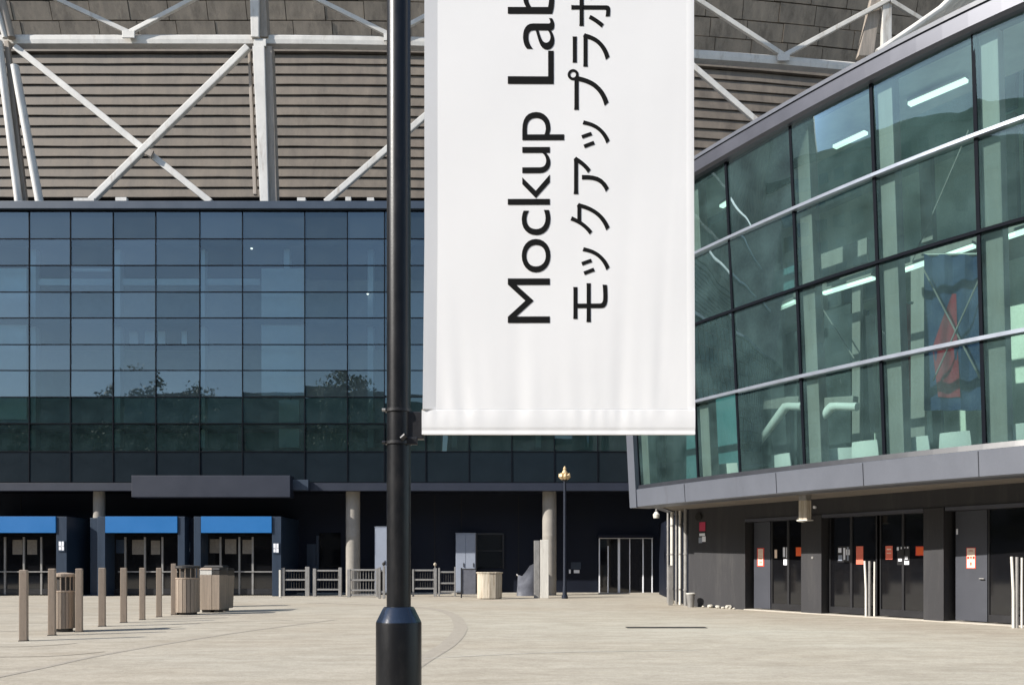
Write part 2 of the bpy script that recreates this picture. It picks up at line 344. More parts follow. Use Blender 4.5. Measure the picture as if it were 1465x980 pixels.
# the panes out of the frame or behind the banner
xs_left = [-18 - 61 * i for i in range(0, 39)]; xs_right = cols[9:] + [917 + 61 * i for i in range(1, 15)]
for mname, rr in (('glass_blue', range(0, 7)), ('glass_green', (7, 8)), ('spandrel', (9,))):
    b = MB()
    def q4(x0, x1, r):
        a = P(x0 + .7, rows[r + 1] - .7, ZF); c = P(x1 - .7, rows[r] + .7, ZF)
        b.quad((a.x, ZF, a.z), (c.x, ZF, a.z), (c.x, ZF, c.z), (a.x, ZF, c.z))
    for r in rr:
        for i in range(len(xs_left) - 1): q4(xs_left[i + 1], xs_left[i], r)
        for i in range(len(xs_right) - 1):
            if r >= 8 and i < 4: continue
            q4(xs_right[i], xs_right[i + 1], r)
    b.build('glass_pane', M[mname], st, kind='stuff')
# mullion grid
b = MB()
for x in xs_left[1:] + [-18] + cols[:10] + xs_right[1:]:
    wx = X(x, ZF); b.box(wx - .017, wx + .017, ZF - .035, ZF + .06, Zh(690, ZF), Zh(303, ZF))
for y in rows:
    z = Zh(y, ZF); b.box(XL, XR, ZF - .03, ZF + .055, z - .017, z + .017)
b.build('mullion_grid', M['mull_dark'], st)
# parapet, fascia, soffit
pz0, pz1 = Zh(302, ZF), Zh(287.5, ZF - .2)
MB().box(XL, XR, ZF - .2, ZF + 10.5, pz0 + .02, pz1).build('parapet', M['parapet'], st, bevel=.02)
fz0, fz1 = Zh(702, ZF - .12), Zh(690, ZF - .12)
MB().box(XL, XR, ZF - .12, ZF + .2, fz0, fz1 - .024).build('fascia', M['fascia_navy'], st, bevel=.015)
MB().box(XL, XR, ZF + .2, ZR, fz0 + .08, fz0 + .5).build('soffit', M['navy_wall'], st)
# sloping joint pieces of the fascia and the long box canopy
a = P(188, 711, 35.7); c = P(415, 680, 35.7)
MB().box(a.x, c.x, 35.7, ZF - .13, a.z, c.z).build('box_canopy', M['fascia_navy'], st, bevel=.02)
a = P(415, 701, 36.1); c = P(441, 686, 36.1)
MB().box(a.x + .004, c.x, 36.1, ZF - .125, a.z, c.z).build('canopy_end', M['parapet'], st, bevel=.01)
# recessed ground floor wall (openings cut as separate boxes in front)
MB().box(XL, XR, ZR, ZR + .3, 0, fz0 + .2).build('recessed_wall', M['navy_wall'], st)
wj = MB()
for x in (622, 660, 742, 1000, 30): wj.box(X(x, ZR) - .015, X(x, ZR) + .015, ZR - .012, ZR, .1, fz0)
wj.build('wall_joint', M['gap_dark'], st)
MB().box(XL, XR, ZR - .35, ZR, 0, .06).build('wall_plinth', M['kerb'], st, bevel=.01)
# columns
for x0, x1, zc in ((134, 150, ZC), (495, 515, ZC), (776, 796, ZC), (-260, -242, ZC), (1000, 1018, ZC)):
    xm = X((x0 + x1) / 2, zc); r = (x1 - x0) / 2 * zc / F
    MB().lathe(xm, zc, [(r, 0), (r, 2.6), (r * 1.005, 2.61), (r * 1.005, 2.63), (r, 2.64), (r, fz0 + .1)], 28).build('column', M['concrete_col'], st, smooth=True)
    if x0 == 134:
        MB().box(xm - r * 1.08, xm + r * 1.08, zc - r * 1.12, zc - r * .6, 0, Zh(741, zc)).build('column_casing', M['navy_panel'], st, bevel=.02)
# upper floors seen through the glass
def pbox(x0, x1, y0, y1, z0, z1):
    a = P(x0, y1, z0); c = P(x1, y0, z0); return MB().box(a.x, c.x, z0, z1, a.z, c.z)
MB().box(XL, XR, ZF + 5.0, ZF + 5.2, fz0, pz0).build('interior_wall', M['int_mid'], st)
fl = MB()
for y in (690, 606, 455, 342): fl.box(XL, XR, ZF + .5, ZF + 5.0, Zh(y, ZF) - .12, Zh(y, ZF) + .12)
fl.build('floor_slab', M['int_dark'], st)
bmz = ZF + .9
for x in (-170, -80, 47, 168, 289, 410, 530, 650, 770):
    pbox(x - 4, x + 4, 346, 640, bmz, bmz + .35).build('interior_column', M['int_pale'], st)
for x0, x1 in ((-60, 98), (104, 340), (352, 520), (560, 900)):
    pbox(x0, x1, 609, 643, bmz + 1.0, bmz + 1.1).build('interior_partition', M['int_green'], st)
pbox(44, 372, 411, 415, bmz + .8, bmz + .9).build('interior_beam', M['int_mid'], st)
pbox(44, 372, 399, 408, bmz + .2, bmz + .4).build('interior_beam', M['int_pale'], st)
pbox(104, 158, 384, 388, bmz + .5, bmz + .6).build('interior_beam', M['int_pale'], st)
pbox(374, 436, 384, 566, bmz - .3, bmz - .1).build('interior_partition', M['int_pale'], st)
pbox(-22, 38, 384, 600, bmz - .3, bmz - .1).build('interior_partition', M['int_pale'], st)
pbox(399, 428, 572, 640, bmz - .3, bmz - .1).build('interior_partition', M['int_pale'], st)
for x0, x1 in ((185, 197), (207, 220), (226, 236), (260, 267)):
    pbox(x0, x1, 474, 492, bmz + .5, bmz + .55).build('wall_board', M['screen'], st)
for x, y in ((127, 347), (331, 347), (360, 355), (526, 420)):
    q = P(x, y, ZF + .7); MB().lathe(q.x, q.y, [(.03, q.z), (.06, q.z - .02), (.02, q.z - .06)], 12).build('ceiling_spot', M['spot_light'], st)
# ---- entrances (portals with blue sign panel)
def entrance(x0, x1, jl, jr, doors):
    zf = 36.0
    s = MB()
    for a_, b_ in ((jl[0], jl[1]), (jr[0], jr[1])):
        s.box(X(a_, zf), X(b_, zf), zf + .02, ZR, 0, Zh(738, zf) - .02)
    s.box(X(x0, zf), X(x1, zf), zf + .1, ZR, Zh(762, zf) + .03, Zh(738, zf) - .05)
    e = s.build('entrance', M['navy_panel'], st, bevel=.015)
    pbox(x0 + .5, x1 - .5, 738.5, 762, zf - .04, zf + .095).build('sign_panel', M['blue_sign'], e, bevel=.01)
    zd = zf + .9
    MB().box(X(x0, zf), X(x1, zf), zd, zd + .05, .05, Zh(763, zf)).build('door_glass', M['dark_glass'], e)
    for x in doors:
        wx = X(x, zd); f_ = MB().box(wx - .04, wx + .04, zd - .06, zd - .002, .05, Zh(768, zd))
        f_.build('door_stile', M['galv'], e)
    MB().box(X(x0 + 6, zf), X(x1 - 6, zf), zd - .10, zd - .065, 1.02, 1.07).build('push_bar', M['galv'], e)
    f_ = MB().box(X(x0, zf), X(x1, zf), zd - .05, zd - .003, .05, .3); f_.build('door_kickplate', M['black_frame'], e)
    return e
eA = entrance(-45, 80, (-60, -45), (80, 95), (8, 35, 60))
eB = entrance(150, 254, (139, 150), (254, 264), (180, 208, 233))
eC = entrance(287, 389, (277, 287), (389, 402), (316, 343, 362))
MB().box(X(264.4, 36.6), X(276.6, 36.6), 36.6, ZR, 0, Zh(741, 36.6)).build('portal_infill', M['navy_wall'], st)
MB().box(X(402.4, 37), X(410, 37), 37, ZR, 0, Zh(741, 37)).build('portal_return', M['navy_wall'], st)
# papers on the entrance doors and the jambs
def notice(x0, x1, y0, y1, z, m, label, cat='notice', grp=None, th=.012):
    return tag(pbox(x0, x1, y0, y1, z, z + th).build('paper_notice', m, bevel=0), label, cat, grp)
for x0, x1, y0, y1, lab in ((18, 32, 772, 793, 'weathered paper sheet on left entrance door, left one of two'), (39, 53, 772, 793, 'weathered paper sheet on left entrance door, right one of two'),
        (166, 178, 772, 791, 'bluish paper sheet on the middle entrance door'), (189, 206, 772, 793, 'widest tan paper sheet at the middle entrance doors'), (216, 229, 773, 793, 'tan paper sheet at the right end of the middle entrance doors'),
        (300, 315, 771, 791, 'leftmost paper sheet on the right entrance door'), (322, 338, 771, 792, 'brightest printed paper sheet on the right entrance door'), (347, 363, 772, 792, 'brownish paper sheet on the right entrance door')):
    notice(x0, x1, y0, y1, 36.9 - .02 - .01, M['old_paper'] if x0 != 166 else M['navy_panel'], lab, grp='paper sheets on stadium entrance doors')
# small wall signs of the jambs: white pictogram plates
def pictogram(xc, yc, z, label):
    t = thing('pictogram_sign', label, 'sign', (X(xc, z), z, Zh(yc, z)), 'white pictogram signs beside the entrances')
    q = P(xc, yc, z); o_ = MB().box(q.x - .14, q.x + .14, z - .012, z, q.z - .24, q.z + .24); o_.build('plate', M['navy_panel'], t)
    s = MB()
    for i, (dx, dz, wx, hz) in enumerate(((-.06, .1, .05, .1), (.06, .1, .045, .1), (-.06, -.1, .045, .07), (.06, -.1, .05, .08), (0, 0, .1, .012))):
        s.box(q.x + dx - wx, q.x + dx + wx, z - .018, z - .012, q.z + dz - hz, q.z + dz + hz)
    s.build('symbol', M['paper'], t); return t
pictogram(88, 781, 36.0, 'small white pictogram on jamb right of the left blue sign')
pictogram(268, 783, 36.58, 'small white pictogram on dark panel between two blue signs')
pictogram(395, 784, 36.0, 'small white pictogram on jamb right of the rightmost blue sign')
# dark openings and doors of the recessed wall
def wall_item(x0, x1, y0, y1, m, name, z=ZR, th=.06, parent=st):
    a = P(x0, y1, z - th); c = P(x1, y0, z - th); return MB().box(a.x, c.x, z - th, z - .002, max(a.z, .062), c.z).build(name, m, parent)
wall_item(97, 133, 745, 860, M['gap_dark'], 'doorway'); 
d = wall_item(118, 126, 778, 860, M['navy_panel'], 'door', th=.2)
d = wall_item(439, 452, 778, 860, M['navy_panel'], 'door', th=.12); d = wall_item(452.5, 456, 766, 860, M['navy_panel'], 'door_post', th=.16)
d = wall_item(457, 487, 762, 812, M['dark_glass'], 'window', th=.05)
d = wall_item(682, 720, 764, 812, M['dark_glass'], 'window', th=.05)
wf = MB()
for x0, x1, y0, y1 in ((681, 683, 763, 813), (719, 721, 763, 813), (683, 719, 762, 764.5), (683, 719, 787, 788.2)):
    a = P(x0, y1, ZR - .1); c = P(x1, y0, ZR - .1); wf.box(a.x, c.x, ZR - .1, ZR - .053, a.z, c.z)
wf.build('window_frame', M['black_frame'], d)
# glazed side doors at the right end (white frame)
a = P(857, 855, ZR - .12); c = P(934, 770, ZR - .12)
gd = MB().box(a.x, c.x, ZR - .1, ZR - .004, .062, c.z).build('glazed_doors', M['dark_glass'], st)
fr = MB()
for x, wpx in ((857.5, 1.6), (870, 1.4), (885.5, 3.2), (901, 1.2), (920, 1.8), (933, 1.4)):
    wx = X(x, ZR - .14); fr.box(wx - wpx * .016, wx + wpx * .016, ZR - .15, ZR - .102, .062, c.z - (0 if x != 870 else .35))
fr.box(a.x, c.x, ZR - .147, ZR - .104, c.z - .01, c.z + .07)
fr.build('door_frame', M['paper'], gd)
pbox(856, 934, 765, 769, ZR - .5, ZR - .01).build('door_hood', M['navy_wall'], st)
# ---- louvre wall, cladding and truss above
def zo(x): return 1.9 * max(0.0, (x + 12.0) / 27.0) ** 2 if x > -12 else 0.0
XS = [XL + i * 2.0 for i in range(int((XR - XL) / 2) + 1)]
def sweepx(prof, name, m, xs=XS, closed=True, parent=st):
    b = MB(); n = len(prof)
    o = 0
    for x in xs:
        for d_, z_ in prof: b.v.append(Vector((x, d_ + zo(x), z_)))
    for i in range(len(xs) - 1):
        for k in range(n if closed else n - 1):
            b.f.append((i * n + k, i * n + (k + 1) % n, (i + 1) * n + (k + 1) % n, (i + 1) * n + k))
    if closed: b.f.append(tuple(range(n))); b.f.append(tuple((len(xs) - 1) * n + k for k in range(n)))
    return b.build(name, m, parent)
ZL = 46.0; zb = Zh(283, ZL); nb = 14; step = (Zh(84, ZL) - zb) / nb
lv = MB()
for i in range(nb):
    z0 = zb + i * step; dd = ZL - .03 * i
    # one clapboard: leans out at its foot, lip underneath
    prof = [(dd - .085, z0), (dd - .085, z0 + .03), (dd - .03, z0 + step - .045), (dd + .1, z0 + step - .045), (dd + .1, z0)]
    n = len(prof); o = len(lv.v)
    for x in XS:
        j = .012 * math.sin(x * 1.3 + i * 2.1)
        for d_, z_ in prof: lv.v.append(Vector((x, d_ + zo(x), z_ + j)))
    for a_ in range(len(XS) - 1):
        for k in range(n): lv.f.append((o + a_ * n + k, o + a_ * n + (k + 1) % n, o + (a_ + 1) * n + (k + 1) % n, o + (a_ + 1) * n + k))
lv.build('louvre_wall', M['louvre'], st)
sweepx([(ZL + .35, 17), (ZL + .35, 33), (ZL + .6, 33), (ZL + .6, 17)], 'louvre_backing', M['gap_dark'])
ztop = zb + nb * step
sweepx([(ZL - .62, ztop + .02), (ZL - .62, ztop + .62), (ZL + .2, ztop + .62), (ZL + .2, ztop + .02)], 'timber_band', M['louvre'])
# upper cladding tiles, leaning out over the band
cl = MB(); zz = [ztop + .75, ztop + 1.45, ztop + 2.3, ztop + 3.2, ztop + 4.2, ztop + 5.3]
for i in range(5):
    x = XL
    off = .5 * (i % 2)
    while x < XR:
        x0, x1 = x + .02, x + 1.9 + .25 * math.sin(x * 3 + i) ; x = x1 + .02
        def cp(xx, zz_, ex=0): return Vector((xx, ZL - .35 - .42 * (zz_ - ztop) + zo(xx) + ex, zz_))
        j = random.uniform(-.025, .025)
        a_ = [cp(x0, zz[i] + .03, j), cp(x1, zz[i] + .03, j), cp(x1, zz[i + 1] - .03, j - .02), cp(x0, zz[i + 1] - .03, j - .02)]
        cl.hexa(a_, [q + Vector((0, .12, .02)) for q in a_])
cl.build('roof_cladding', M['cladding'], st)
bk = MB()
for i in range(len(XS) - 1):
    q = [cp(XS[i], ztop + .6, .2), cp(XS[i + 1], ztop + .6, .2), cp(XS[i + 1], ztop + 5.4, .2), cp(XS[i], ztop + 5.4, .2)]
    bk.hexa(q, [p + Vector((0, .2, 0)) for p in q])
bk.build('cladding_backing', M['gap_dark'], st)
zr = ztop + 5.4
sweepx([(ZL - .35 - .42 * 5.4, zr), (ZL - 9, zr + 16), (ZL - 8, zr + 20), (ZL + 14, zr + 22), (ZL + 14, zr)], 'roof_bowl', M['cladding'])
ZT = 38.2
def T(x, y, dz=0):                                 # truss plane follows the same bow
    z = ZT
    for _ in range(6): z = ZT + zo(X(x, z))
    return P(x, y, z + dz)
# main horizontal beam
zbeam = Zh(60, ZT)
sweepx([(ZT - .22, zbeam - .22), (ZT - .25, zbeam - .05), (ZT - .25, zbeam + .12), (ZT - .15, zbeam + .22), (ZT + .2, zbeam + .22), (ZT + .2, zbeam - .22)], 'truss_beam', M['truss'])
zb2 = Zh(-14, ZT)
sweepx([(ZT - 2.2, zb2 + .9), (ZT - 2.2, zb2 + 1.2), (ZT - 1.9, zb2 + 1.2), (ZT - 1.9, zb2 + .9)], 'truss_beam', M['truss'])
def brace(p, q, wpx=10, m='truss', name='truss_brace', flat=True):
    wd = .88 * wpx * ZT / F
    mb = MB(); mb.tube([p, q], wd / 2, 14) if not flat else mb.bar(p, q, wd, wd * .8, up=(0, 1, 0))
    return mb.build(name, M[m], st, bevel=0 if not flat else wd * .15, smooth=not flat)
brace(T(22, 68, -.2), T(302, 290, -.1), 10); brace(T(355, 68, -.45), T(128, 290, -.35), 10.5)
brace(T(70, -6, -.6), T(184, 47, -.3), 7); brace(T(290, -8, -.6), T(186, 47, -.35), 7)
brace(T(438, -8, -.6), T(556, 50, -.3), 7); brace(T(680, -14, -.6), T(560, 50, -.35), 7)
brace(T(690, 96, -.2), T(466, 290, -.1), 9.5)
brace(T(690, 96, -.4), T(905, 290, -.4), 9.5)
brace(T(985, -8, -.6), T(1121, 80, -.3), 7.5); brace(T(1272, 0, -.6), T(1122, 80, -.35), 7.5)
brace(T(985, 90, -.2), T(1085, 176, -.2), 9); brace(T(1274, 2, -.6), T(1330, 36, -.5), 7)
# joint plates
for x, y in ((184, 50), (372, 62), (1121, 83), (558, 54)):
    q = T(x, y, -.42); MB().box(q.x - .28, q.x + .28, q.y - .04, q.y + .04, q.z - .16, q.z + .16).build('joint_plate', M['truss'], st, bevel=.02)
q = T(209, 213, -.42); MB().bar(q + Vector((-.25, 0, 0)), q + Vector((.3, 0, -.25)), .3, .1, up=(0, 1, 0)).build('joint_plate', M['truss_worn'], st, bevel=.02)
# vertical posts
def post(x0t, x1t, yt, x0b, x1b, yb, m, dz, dp=.35):
    a0, a1, b0, b1 = T(x0b, yb, dz), T(x1b, yb, dz), T(x0t, yt, dz), T(x1t, yt, dz); D = Vector((0, dp, 0))
    return MB().hexa([a0, a1, a1 + D, a0 + D], [b0, b1, b1 + D, b0 + D]).build('truss_post', M[m], st, bevel=.03)
post(361, 378, 66, 372, 384, 292, 'truss', -.5); post(376, 389, 66, 384, 396, 292, 'truss_worn', -.35, .5)
post(357, 370, -20, 359, 370, 53, 'truss', -.55); post(370, 379, -20, 370, 383, 53, 'truss_worn', -.35, .5)
post(354, 358, 70, 362, 367, 278, 'truss_worn', -.15, .2)
brace(T(-2, 60, -.5), T(27, 292, -.5), 12, flat=False, name='truss_post'); brace(T(21, 95, -.35), T(57, 292, -.35), 13, flat=False, name='truss_post')
brace(T(0, -10, -.6), T(16, 55, -.4), 13, 'truss_worn', flat=False, name='truss_post'); brace(T(-6, 8, -.7), T(8, 55, -.5), 9, flat=False, name='truss_post')
brace(T(10, 60, -.2), T(36, 290, -.2), 8, 'truss_worn', name='truss_post')
post(1263, 1276, -10, 1263, 1276, 80, 'truss', -.6); post(1248, 1262, -6, 1228, 1250, 80, 'truss_worn', -.4, .4)
q = MB()
for i in range(5):
    q.tube([P(1255 + i * 12, 76 - i * 1, 31 + .3 * i), P(1305 + i * 10, 42 - i * 2, 31 + .3 * i), P(1345 + i * 10, 14 - i * 2, 31 + .3 * i), P(1372 + i * 10, -12 - i, 31 + .3 * i)], .13, 10)
q.build('curved_roof_rib', M['truss'], st, smooth=True)
# odds and ends on the parapet
q = MB()
for x, w_, h_ in ((105, 30, 2.5), (165, 16, 3.5), (425, 12, 3), (494, 8, 4), (525, 10, 3)):
    a = P(x, 287.4, ZF + .3); q.box(a.x, a.x + w_ * .03, ZF + .3, ZF + .5, a.z, a.z + h_ * .03 + .05)
q.build('roof_fixture', M['truss'], st)

# ------------------------------------------------------------------ GLASS PAVILION on the right
Q0, Q1, Q2 = .02886851, .06006262, -.01622744
def Cp(k): z = 1 / (Q0 + Q1 * k + Q2 * k * k); return Vector((k * z, z, 0))
def Nrm(k):
    t = (Cp(k + .004) - Cp(k - .004)).normalized(); n = Vector((t.y, -t.x, 0)); return n if n.x < 0 else -n
H0, H1 = 1.77, 10.72
CANT = .55
def V(k, H, d=0):
    n = Nrm(k); off = CANT * max(0, (H - 2.35)) / (H1 - 2.35); return Cp(k) + n * (off + d) + Vector((0, 0, EYE + H))
def K(x): return (x - CX) / F
HB = {'gb': 2.38, 'b3': 4.62, 'b2': 6.78, 'b1': 8.70, 'top': H1}
mull_px = [915, 1000, 1060, 1152, 1266, 1409, 1590, 1800, 2000]
KS = []
for i in range(len(mull_px) - 1):
    for j in range(4): KS.append(K(mull_px[i] + (mull_px[i + 1] - mull_px[i]) * j / 4))
KS.append(K(mull_px[-1]))
pv = thing('glass_pavilion', 'curved pavilion on the right with green glass, grey fascia band and charcoal ground floor', 'building', (Cp(K(1266)).x, Cp(K(1266)).y, 0))
def sweepk(prof, name, m, ks=KS, parent=pv, bevel=0, closed=True):
    b = MB(); n = len(prof)
    for k in ks:
        for d_, h_ in prof: b.v.append(V(k, h_, d_))
    for i in range(len(ks) - 1):
        for j in range(n if closed else n - 1): b.f.append((i * n + j, i * n + (j + 1) % n, (i + 1) * n + (j + 1) % n, (i + 1) * n + j))
    if closed: b.f.append(tuple(range(n))); b.f.append(tuple((len(ks) - 1) * n + j for j in range(n)))
    return b.build(name, m, parent, bevel=bevel)
lv_ = ['gb', 'b3', 'b2', 'b1', 'top']
for i in range(len(mull_px) - 1):
    ks = KS[i * 4:i * 4 + 5]
    for r in range(4):
        h0, h1 = HB[lv_[r]], HB[lv_[r + 1]]; b = MB()
        c = V(ks[2], (h0 + h1) / 2)
        jit = (random.gauss(0, .012), random.gauss(0, .012))
        for k in ks:
            s_ = (k - ks[2]) / (ks[4] - ks[0]) * 2
            for h in (h0, h1): b.v.append(V(k, h, jit[0] * s_ + jit[1] * (1 if h == h1 else -1)))
        for j in range(4): b.f.append((2 * j, 2 * j + 2, 2 * j + 3, 2 * j + 1))
        b.build('glass_pane', M['glass_pav'], pv, smooth=True)
for i, x in enumerate(mull_px):
    k = K(x); n = Nrm(k); t = Vector((-n.y, n.x, 0)); b = MB()
    w_ = .036 if i else .07
    for h in (HB['gb'], HB['b3'], HB['b2'], HB['b1'], H1):
        c0 = V(k, h, .035); b.v += [c0 - t * w_, c0 + t * w_, c0 + t * w_ - n * .2, c0 - t * w_ - n * .2]
    for r in range(4):
        for j in range(4): b.f.append((r * 4 + j, r * 4 + (j + 1) % 4, r * 4 + 4 + (j + 1) % 4, r * 4 + 4 + j))
    b.f.append((0, 1, 2, 3)); b.f.append((16, 17, 18, 19))
    b.build('mullion', M['mull_dark'], pv)
for nm, m, hh, d1 in (('b1', 'silver', .036, .12), ('b3', 'silver', .040, .12), ('b2', 'mull_dark', .034, .08)):
    h = HB[nm]; sweepk([(-.1, h - hh), (d1, h - hh), (d1, h + hh), (-.1, h + hh)], 'transom', M[m])
h = HB['gb']; sweepk([(-.1, h - .03), (.10, h - .03), (.07, h + .09), (-.1, h + .09)], 'sill', M['pav_edge_dark'])
# fascia, soffit, roof edge
sweepk([(-.5, H0), (.08, H0), (.12, H0 + .03), (.16, HB['gb'] - .05), (.10, HB['gb'] - .032), (-.5, HB['gb'] - .032)], 'fascia_band', M['pav_fascia'])
sweepk([(-.5, H0 + .02), (-.5, H0 + .06), (-7.5, H0 + .06), (-7.5, H0 + .02)], 'soffit', M['soffit'])
for x in (985, 1116, 1240, 1404, 1560):
    b = MB(); k = K(x); a = V(k, H0 + .03, .132); c = V(k, HB['gb'] - .06, .172); n = Nrm(k); t = Vector((-n.y, n.x, 0)) * .006
    b.hexa([a - t, a + t, a + t - n * .03, a - t - n * .03], [c - t, c + t, c + t - n * .03, c - t - n * .03])
    b.build('fascia_joint', M['pav_edge_dark'], pv)
sweepk([(-.3, H1), (.16, H1), (.24, H1 + .06), (.24, H1 + .36), (.18, H1 + .40), (-.3, H1 + .40)], 'roof_edge', M['pav_edge'])
sweepk([(-.3, H1 + .40), (.10, H1 + .40), (.10, H1 + .47), (-.3, H1 + .47)], 'roof_edge_gap', M['pav_edge_dark'])
sweepk([(-.3, H1 + .47), (.14, H1 + .47), (.14, H1 + .56), (-.3, H1 + .60)], 'roof_capping', M['pav_fascia'])
sweepk([(-.3, H1 + .15), (-.3, H1 + .35), (-2.4, H1 + .35), (-2.4, H1 + .15)], 'roof', M['int_floor'])
sweepk([(-4.9, H1 + .15), (-4.9, H1 + .35), (-7.5, H1 + .35), (-7.5, H1 + .15)], 'roof', M['int_floor'])
sweepk([(-2.4, H1 + .25), (-4.9, H1 + .25)], 'added_skylight', M['glass_pav'], closed=False)  # invented roof glazing, added so daylight brightens the rooms below
# grey upright frame at the far left end of the glass, end wall behind it
k = K(915); n = Nrm(k); t = Vector((-n.y, n.x, 0)); t = t if t.y > 0 else -t
b = MB(); prof = [V(k, H0, .14), V(k, H1 + .4, .14)]
aa = [V(k, H0 + .001, .16) - t * .05, V(k, H0 + .001, .16) + t * .30, V(k, H0 + .001, -.6) + t * .30, V(k, H0 + .001, -.6) - t * .05]
cc = [V(k, H1 + .4, .16) - t * .05, V(k, H1 + .4, .16) + t * .30, V(k, H1 + .4, -.6) + t * .30, V(k, H1 + .4, -.6) - t * .05]
b.hexa(aa, cc); b.build('end_frame', M['pav_fascia'], pv)
b = MB(); e0 = V(k, H0 + .03, -.6) + t * .15; e1 = Vector((X(990, ZF), ZF - .3, e0.z)); sd = Vector((.3, 0, 0)); up_ = Vector((0, 0, H1 + .3 - H0))
b.hexa([e0, e0 + sd, e1 + sd, e1], [e0 + up_, e0 + sd + up_, e1 + sd + up_, e1 + up_]); b.build('end_wall', M['pav_fascia'], pv)
# soffit return to the stadium
b = MB(); e2 = Vector((e1.x, e1.y, EYE + H0 + .05)); c9 = V(K(1152), H0 + .05, -3)
b.prism([Vector((e0.x, e0.y, EYE + H0 + .065)), Vector((e1.x, e1.y, EYE + H0 + .065)), Vector((14, ZF, EYE + H0 + .065)), Vector((c9.x, c9.y, EYE + H0 + .065))], (0, 0, .06)); b.build('soffit_return', M['soffit'], pv)
# ---- interior of the upper storey
HF = 1.95
sweepk([(-.16, HF - .12), (-.16, HF), (-7, HF), (-7, HF - .12)], 'floor', M['int_floor'])
sweepk([(-3.5, 7.75), (-3.5, 8.1), (-7, 8.1), (-7, 7.75)], 'gallery_floor', M['int_col'])
sweepk([(-5.2, HF), (-5.2, H1 + .2), (-5.4, H1 + .2), (-5.4, HF)], 'interior_wall', M['int_olive'])
def ibox(x, h0, h1, d0, d1, wl, wr):
    "box standing inside the glass at mullion pixel x: wl/wr metres along the wall"
    k = K(x); n = Nrm(k); t = Vector((-n.y, n.x, 0)); t = t if t.x > 0 else -t; b = MB()
    def q(d, w__, h): return V(k, h, -d) + t * w__
    return b.hexa([q(d0, wl, h0), q(d0, wr, h0), q(d1, wr, h0), q(d1, wl, h0)], [q(d0, wl, h1), q(d0, wr, h1), q(d1, wr, h1), q(d1, wl, h1)])
def ipt(x, d, h, w_=0):
    k = K(x); n = Nrm(k); t = Vector((-n.y, n.x, 0)); t = t if t.x > 0 else -t; return V(k, h, -d) + t * w_
def ipx(x, d, h):
    xx = x
    for _ in range(12):
        v = ipt(xx, d, h); xx += (x - (CX + F * v.x / v.y)) * .7
    return ipt(xx, d, h)
for x in mull_px[:-1]:
    ibox(x, HF, H1 + .1, .14, .45, .04, .40).build('interior_column', M['int_col'], pv, bevel=.03)
for d, L_ in ((1.5, ((1301, 150, 1383, 115), (1194, 211, 1239, 190), (1098, 259, 1131, 241), (1032, 296, 1043, 289), (1480, 76, 1560, 36), (1650, -10, 1760, -60))),
             (1.3, ((1290, 388, 1394, 352), (1178, 420, 1250, 398), (1084, 455, 1139, 431), (1018, 480, 1049, 464), (1436, 341, 1560, 300), (1640, 275, 1760, 240)))):
    for x0, y0, x1, y1 in L_:
        def lp_(x, y):
            h = (HY - y) * Cp(K(x)).y / F
            for _ in range(8): h = (HY - y) * ipx(x, d, h).y / F
            return ipx(x, d, h)
        a, c = lp_(x0, y0), lp_(x1, y1)
        lt = MB().bar(a, c, .15, .07).build('ceiling_light', M['tube_light'], pv)
        MB().bar(a + Vector((0, 0, .07)), c + Vector((0, 0, .07)), .22, .06).build('light_housing', M['int_col'], lt)
M['teal_wall'] = mat('teal_interior_wall', (.045, .13, .15), .7, var=.4, scale=.6, stretch=(1, 1, .4))
def ihit(x, y, d):
    h = (HY - y) * Cp(K(x)).y / F
    for _ in range(8): h = (HY - y) * ipx(x, d, h).y / F
    return ipx(x, d, h)
def ipanel(x0, x1, h0, h1, d, th=.12):
    b = MB(); a = [ipx(x0, d, h0), ipx(x1, d, h0), ipx(x1, d + th, h0, ), ipx(x0, d + th, h0)]
    a[2] = a[1] + (a[1] - a[0]).cross(Vector((0, 0, 1))).normalized() * -th; a[3] = a[0] + (a[2] - a[1])
    return b.hexa(a, [p + Vector((0, 0, h1 - h0)) for p in a])
for x0, x1, h0, h1, d, m, nm in ((1303, 1323, HF, 7.3, 1.7, 'int_col', 'interior_column'), (1219, 1231, HF, 7.3, 1.9, 'int_col', 'interior_column'), (1205, 1216, HF, 7.2, 2.6, 'int_col', 'interior_column'),
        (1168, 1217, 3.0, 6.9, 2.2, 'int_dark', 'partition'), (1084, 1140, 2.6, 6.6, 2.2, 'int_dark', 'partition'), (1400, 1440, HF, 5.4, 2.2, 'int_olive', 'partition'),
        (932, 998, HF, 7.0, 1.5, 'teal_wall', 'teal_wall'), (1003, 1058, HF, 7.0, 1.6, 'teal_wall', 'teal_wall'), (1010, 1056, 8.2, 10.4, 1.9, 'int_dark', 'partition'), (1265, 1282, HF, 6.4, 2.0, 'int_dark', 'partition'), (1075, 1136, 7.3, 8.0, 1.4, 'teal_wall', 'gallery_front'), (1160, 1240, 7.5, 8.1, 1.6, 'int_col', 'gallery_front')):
    ipanel(x0, x1, h0, h1, d).build(nm, M[m], pv)
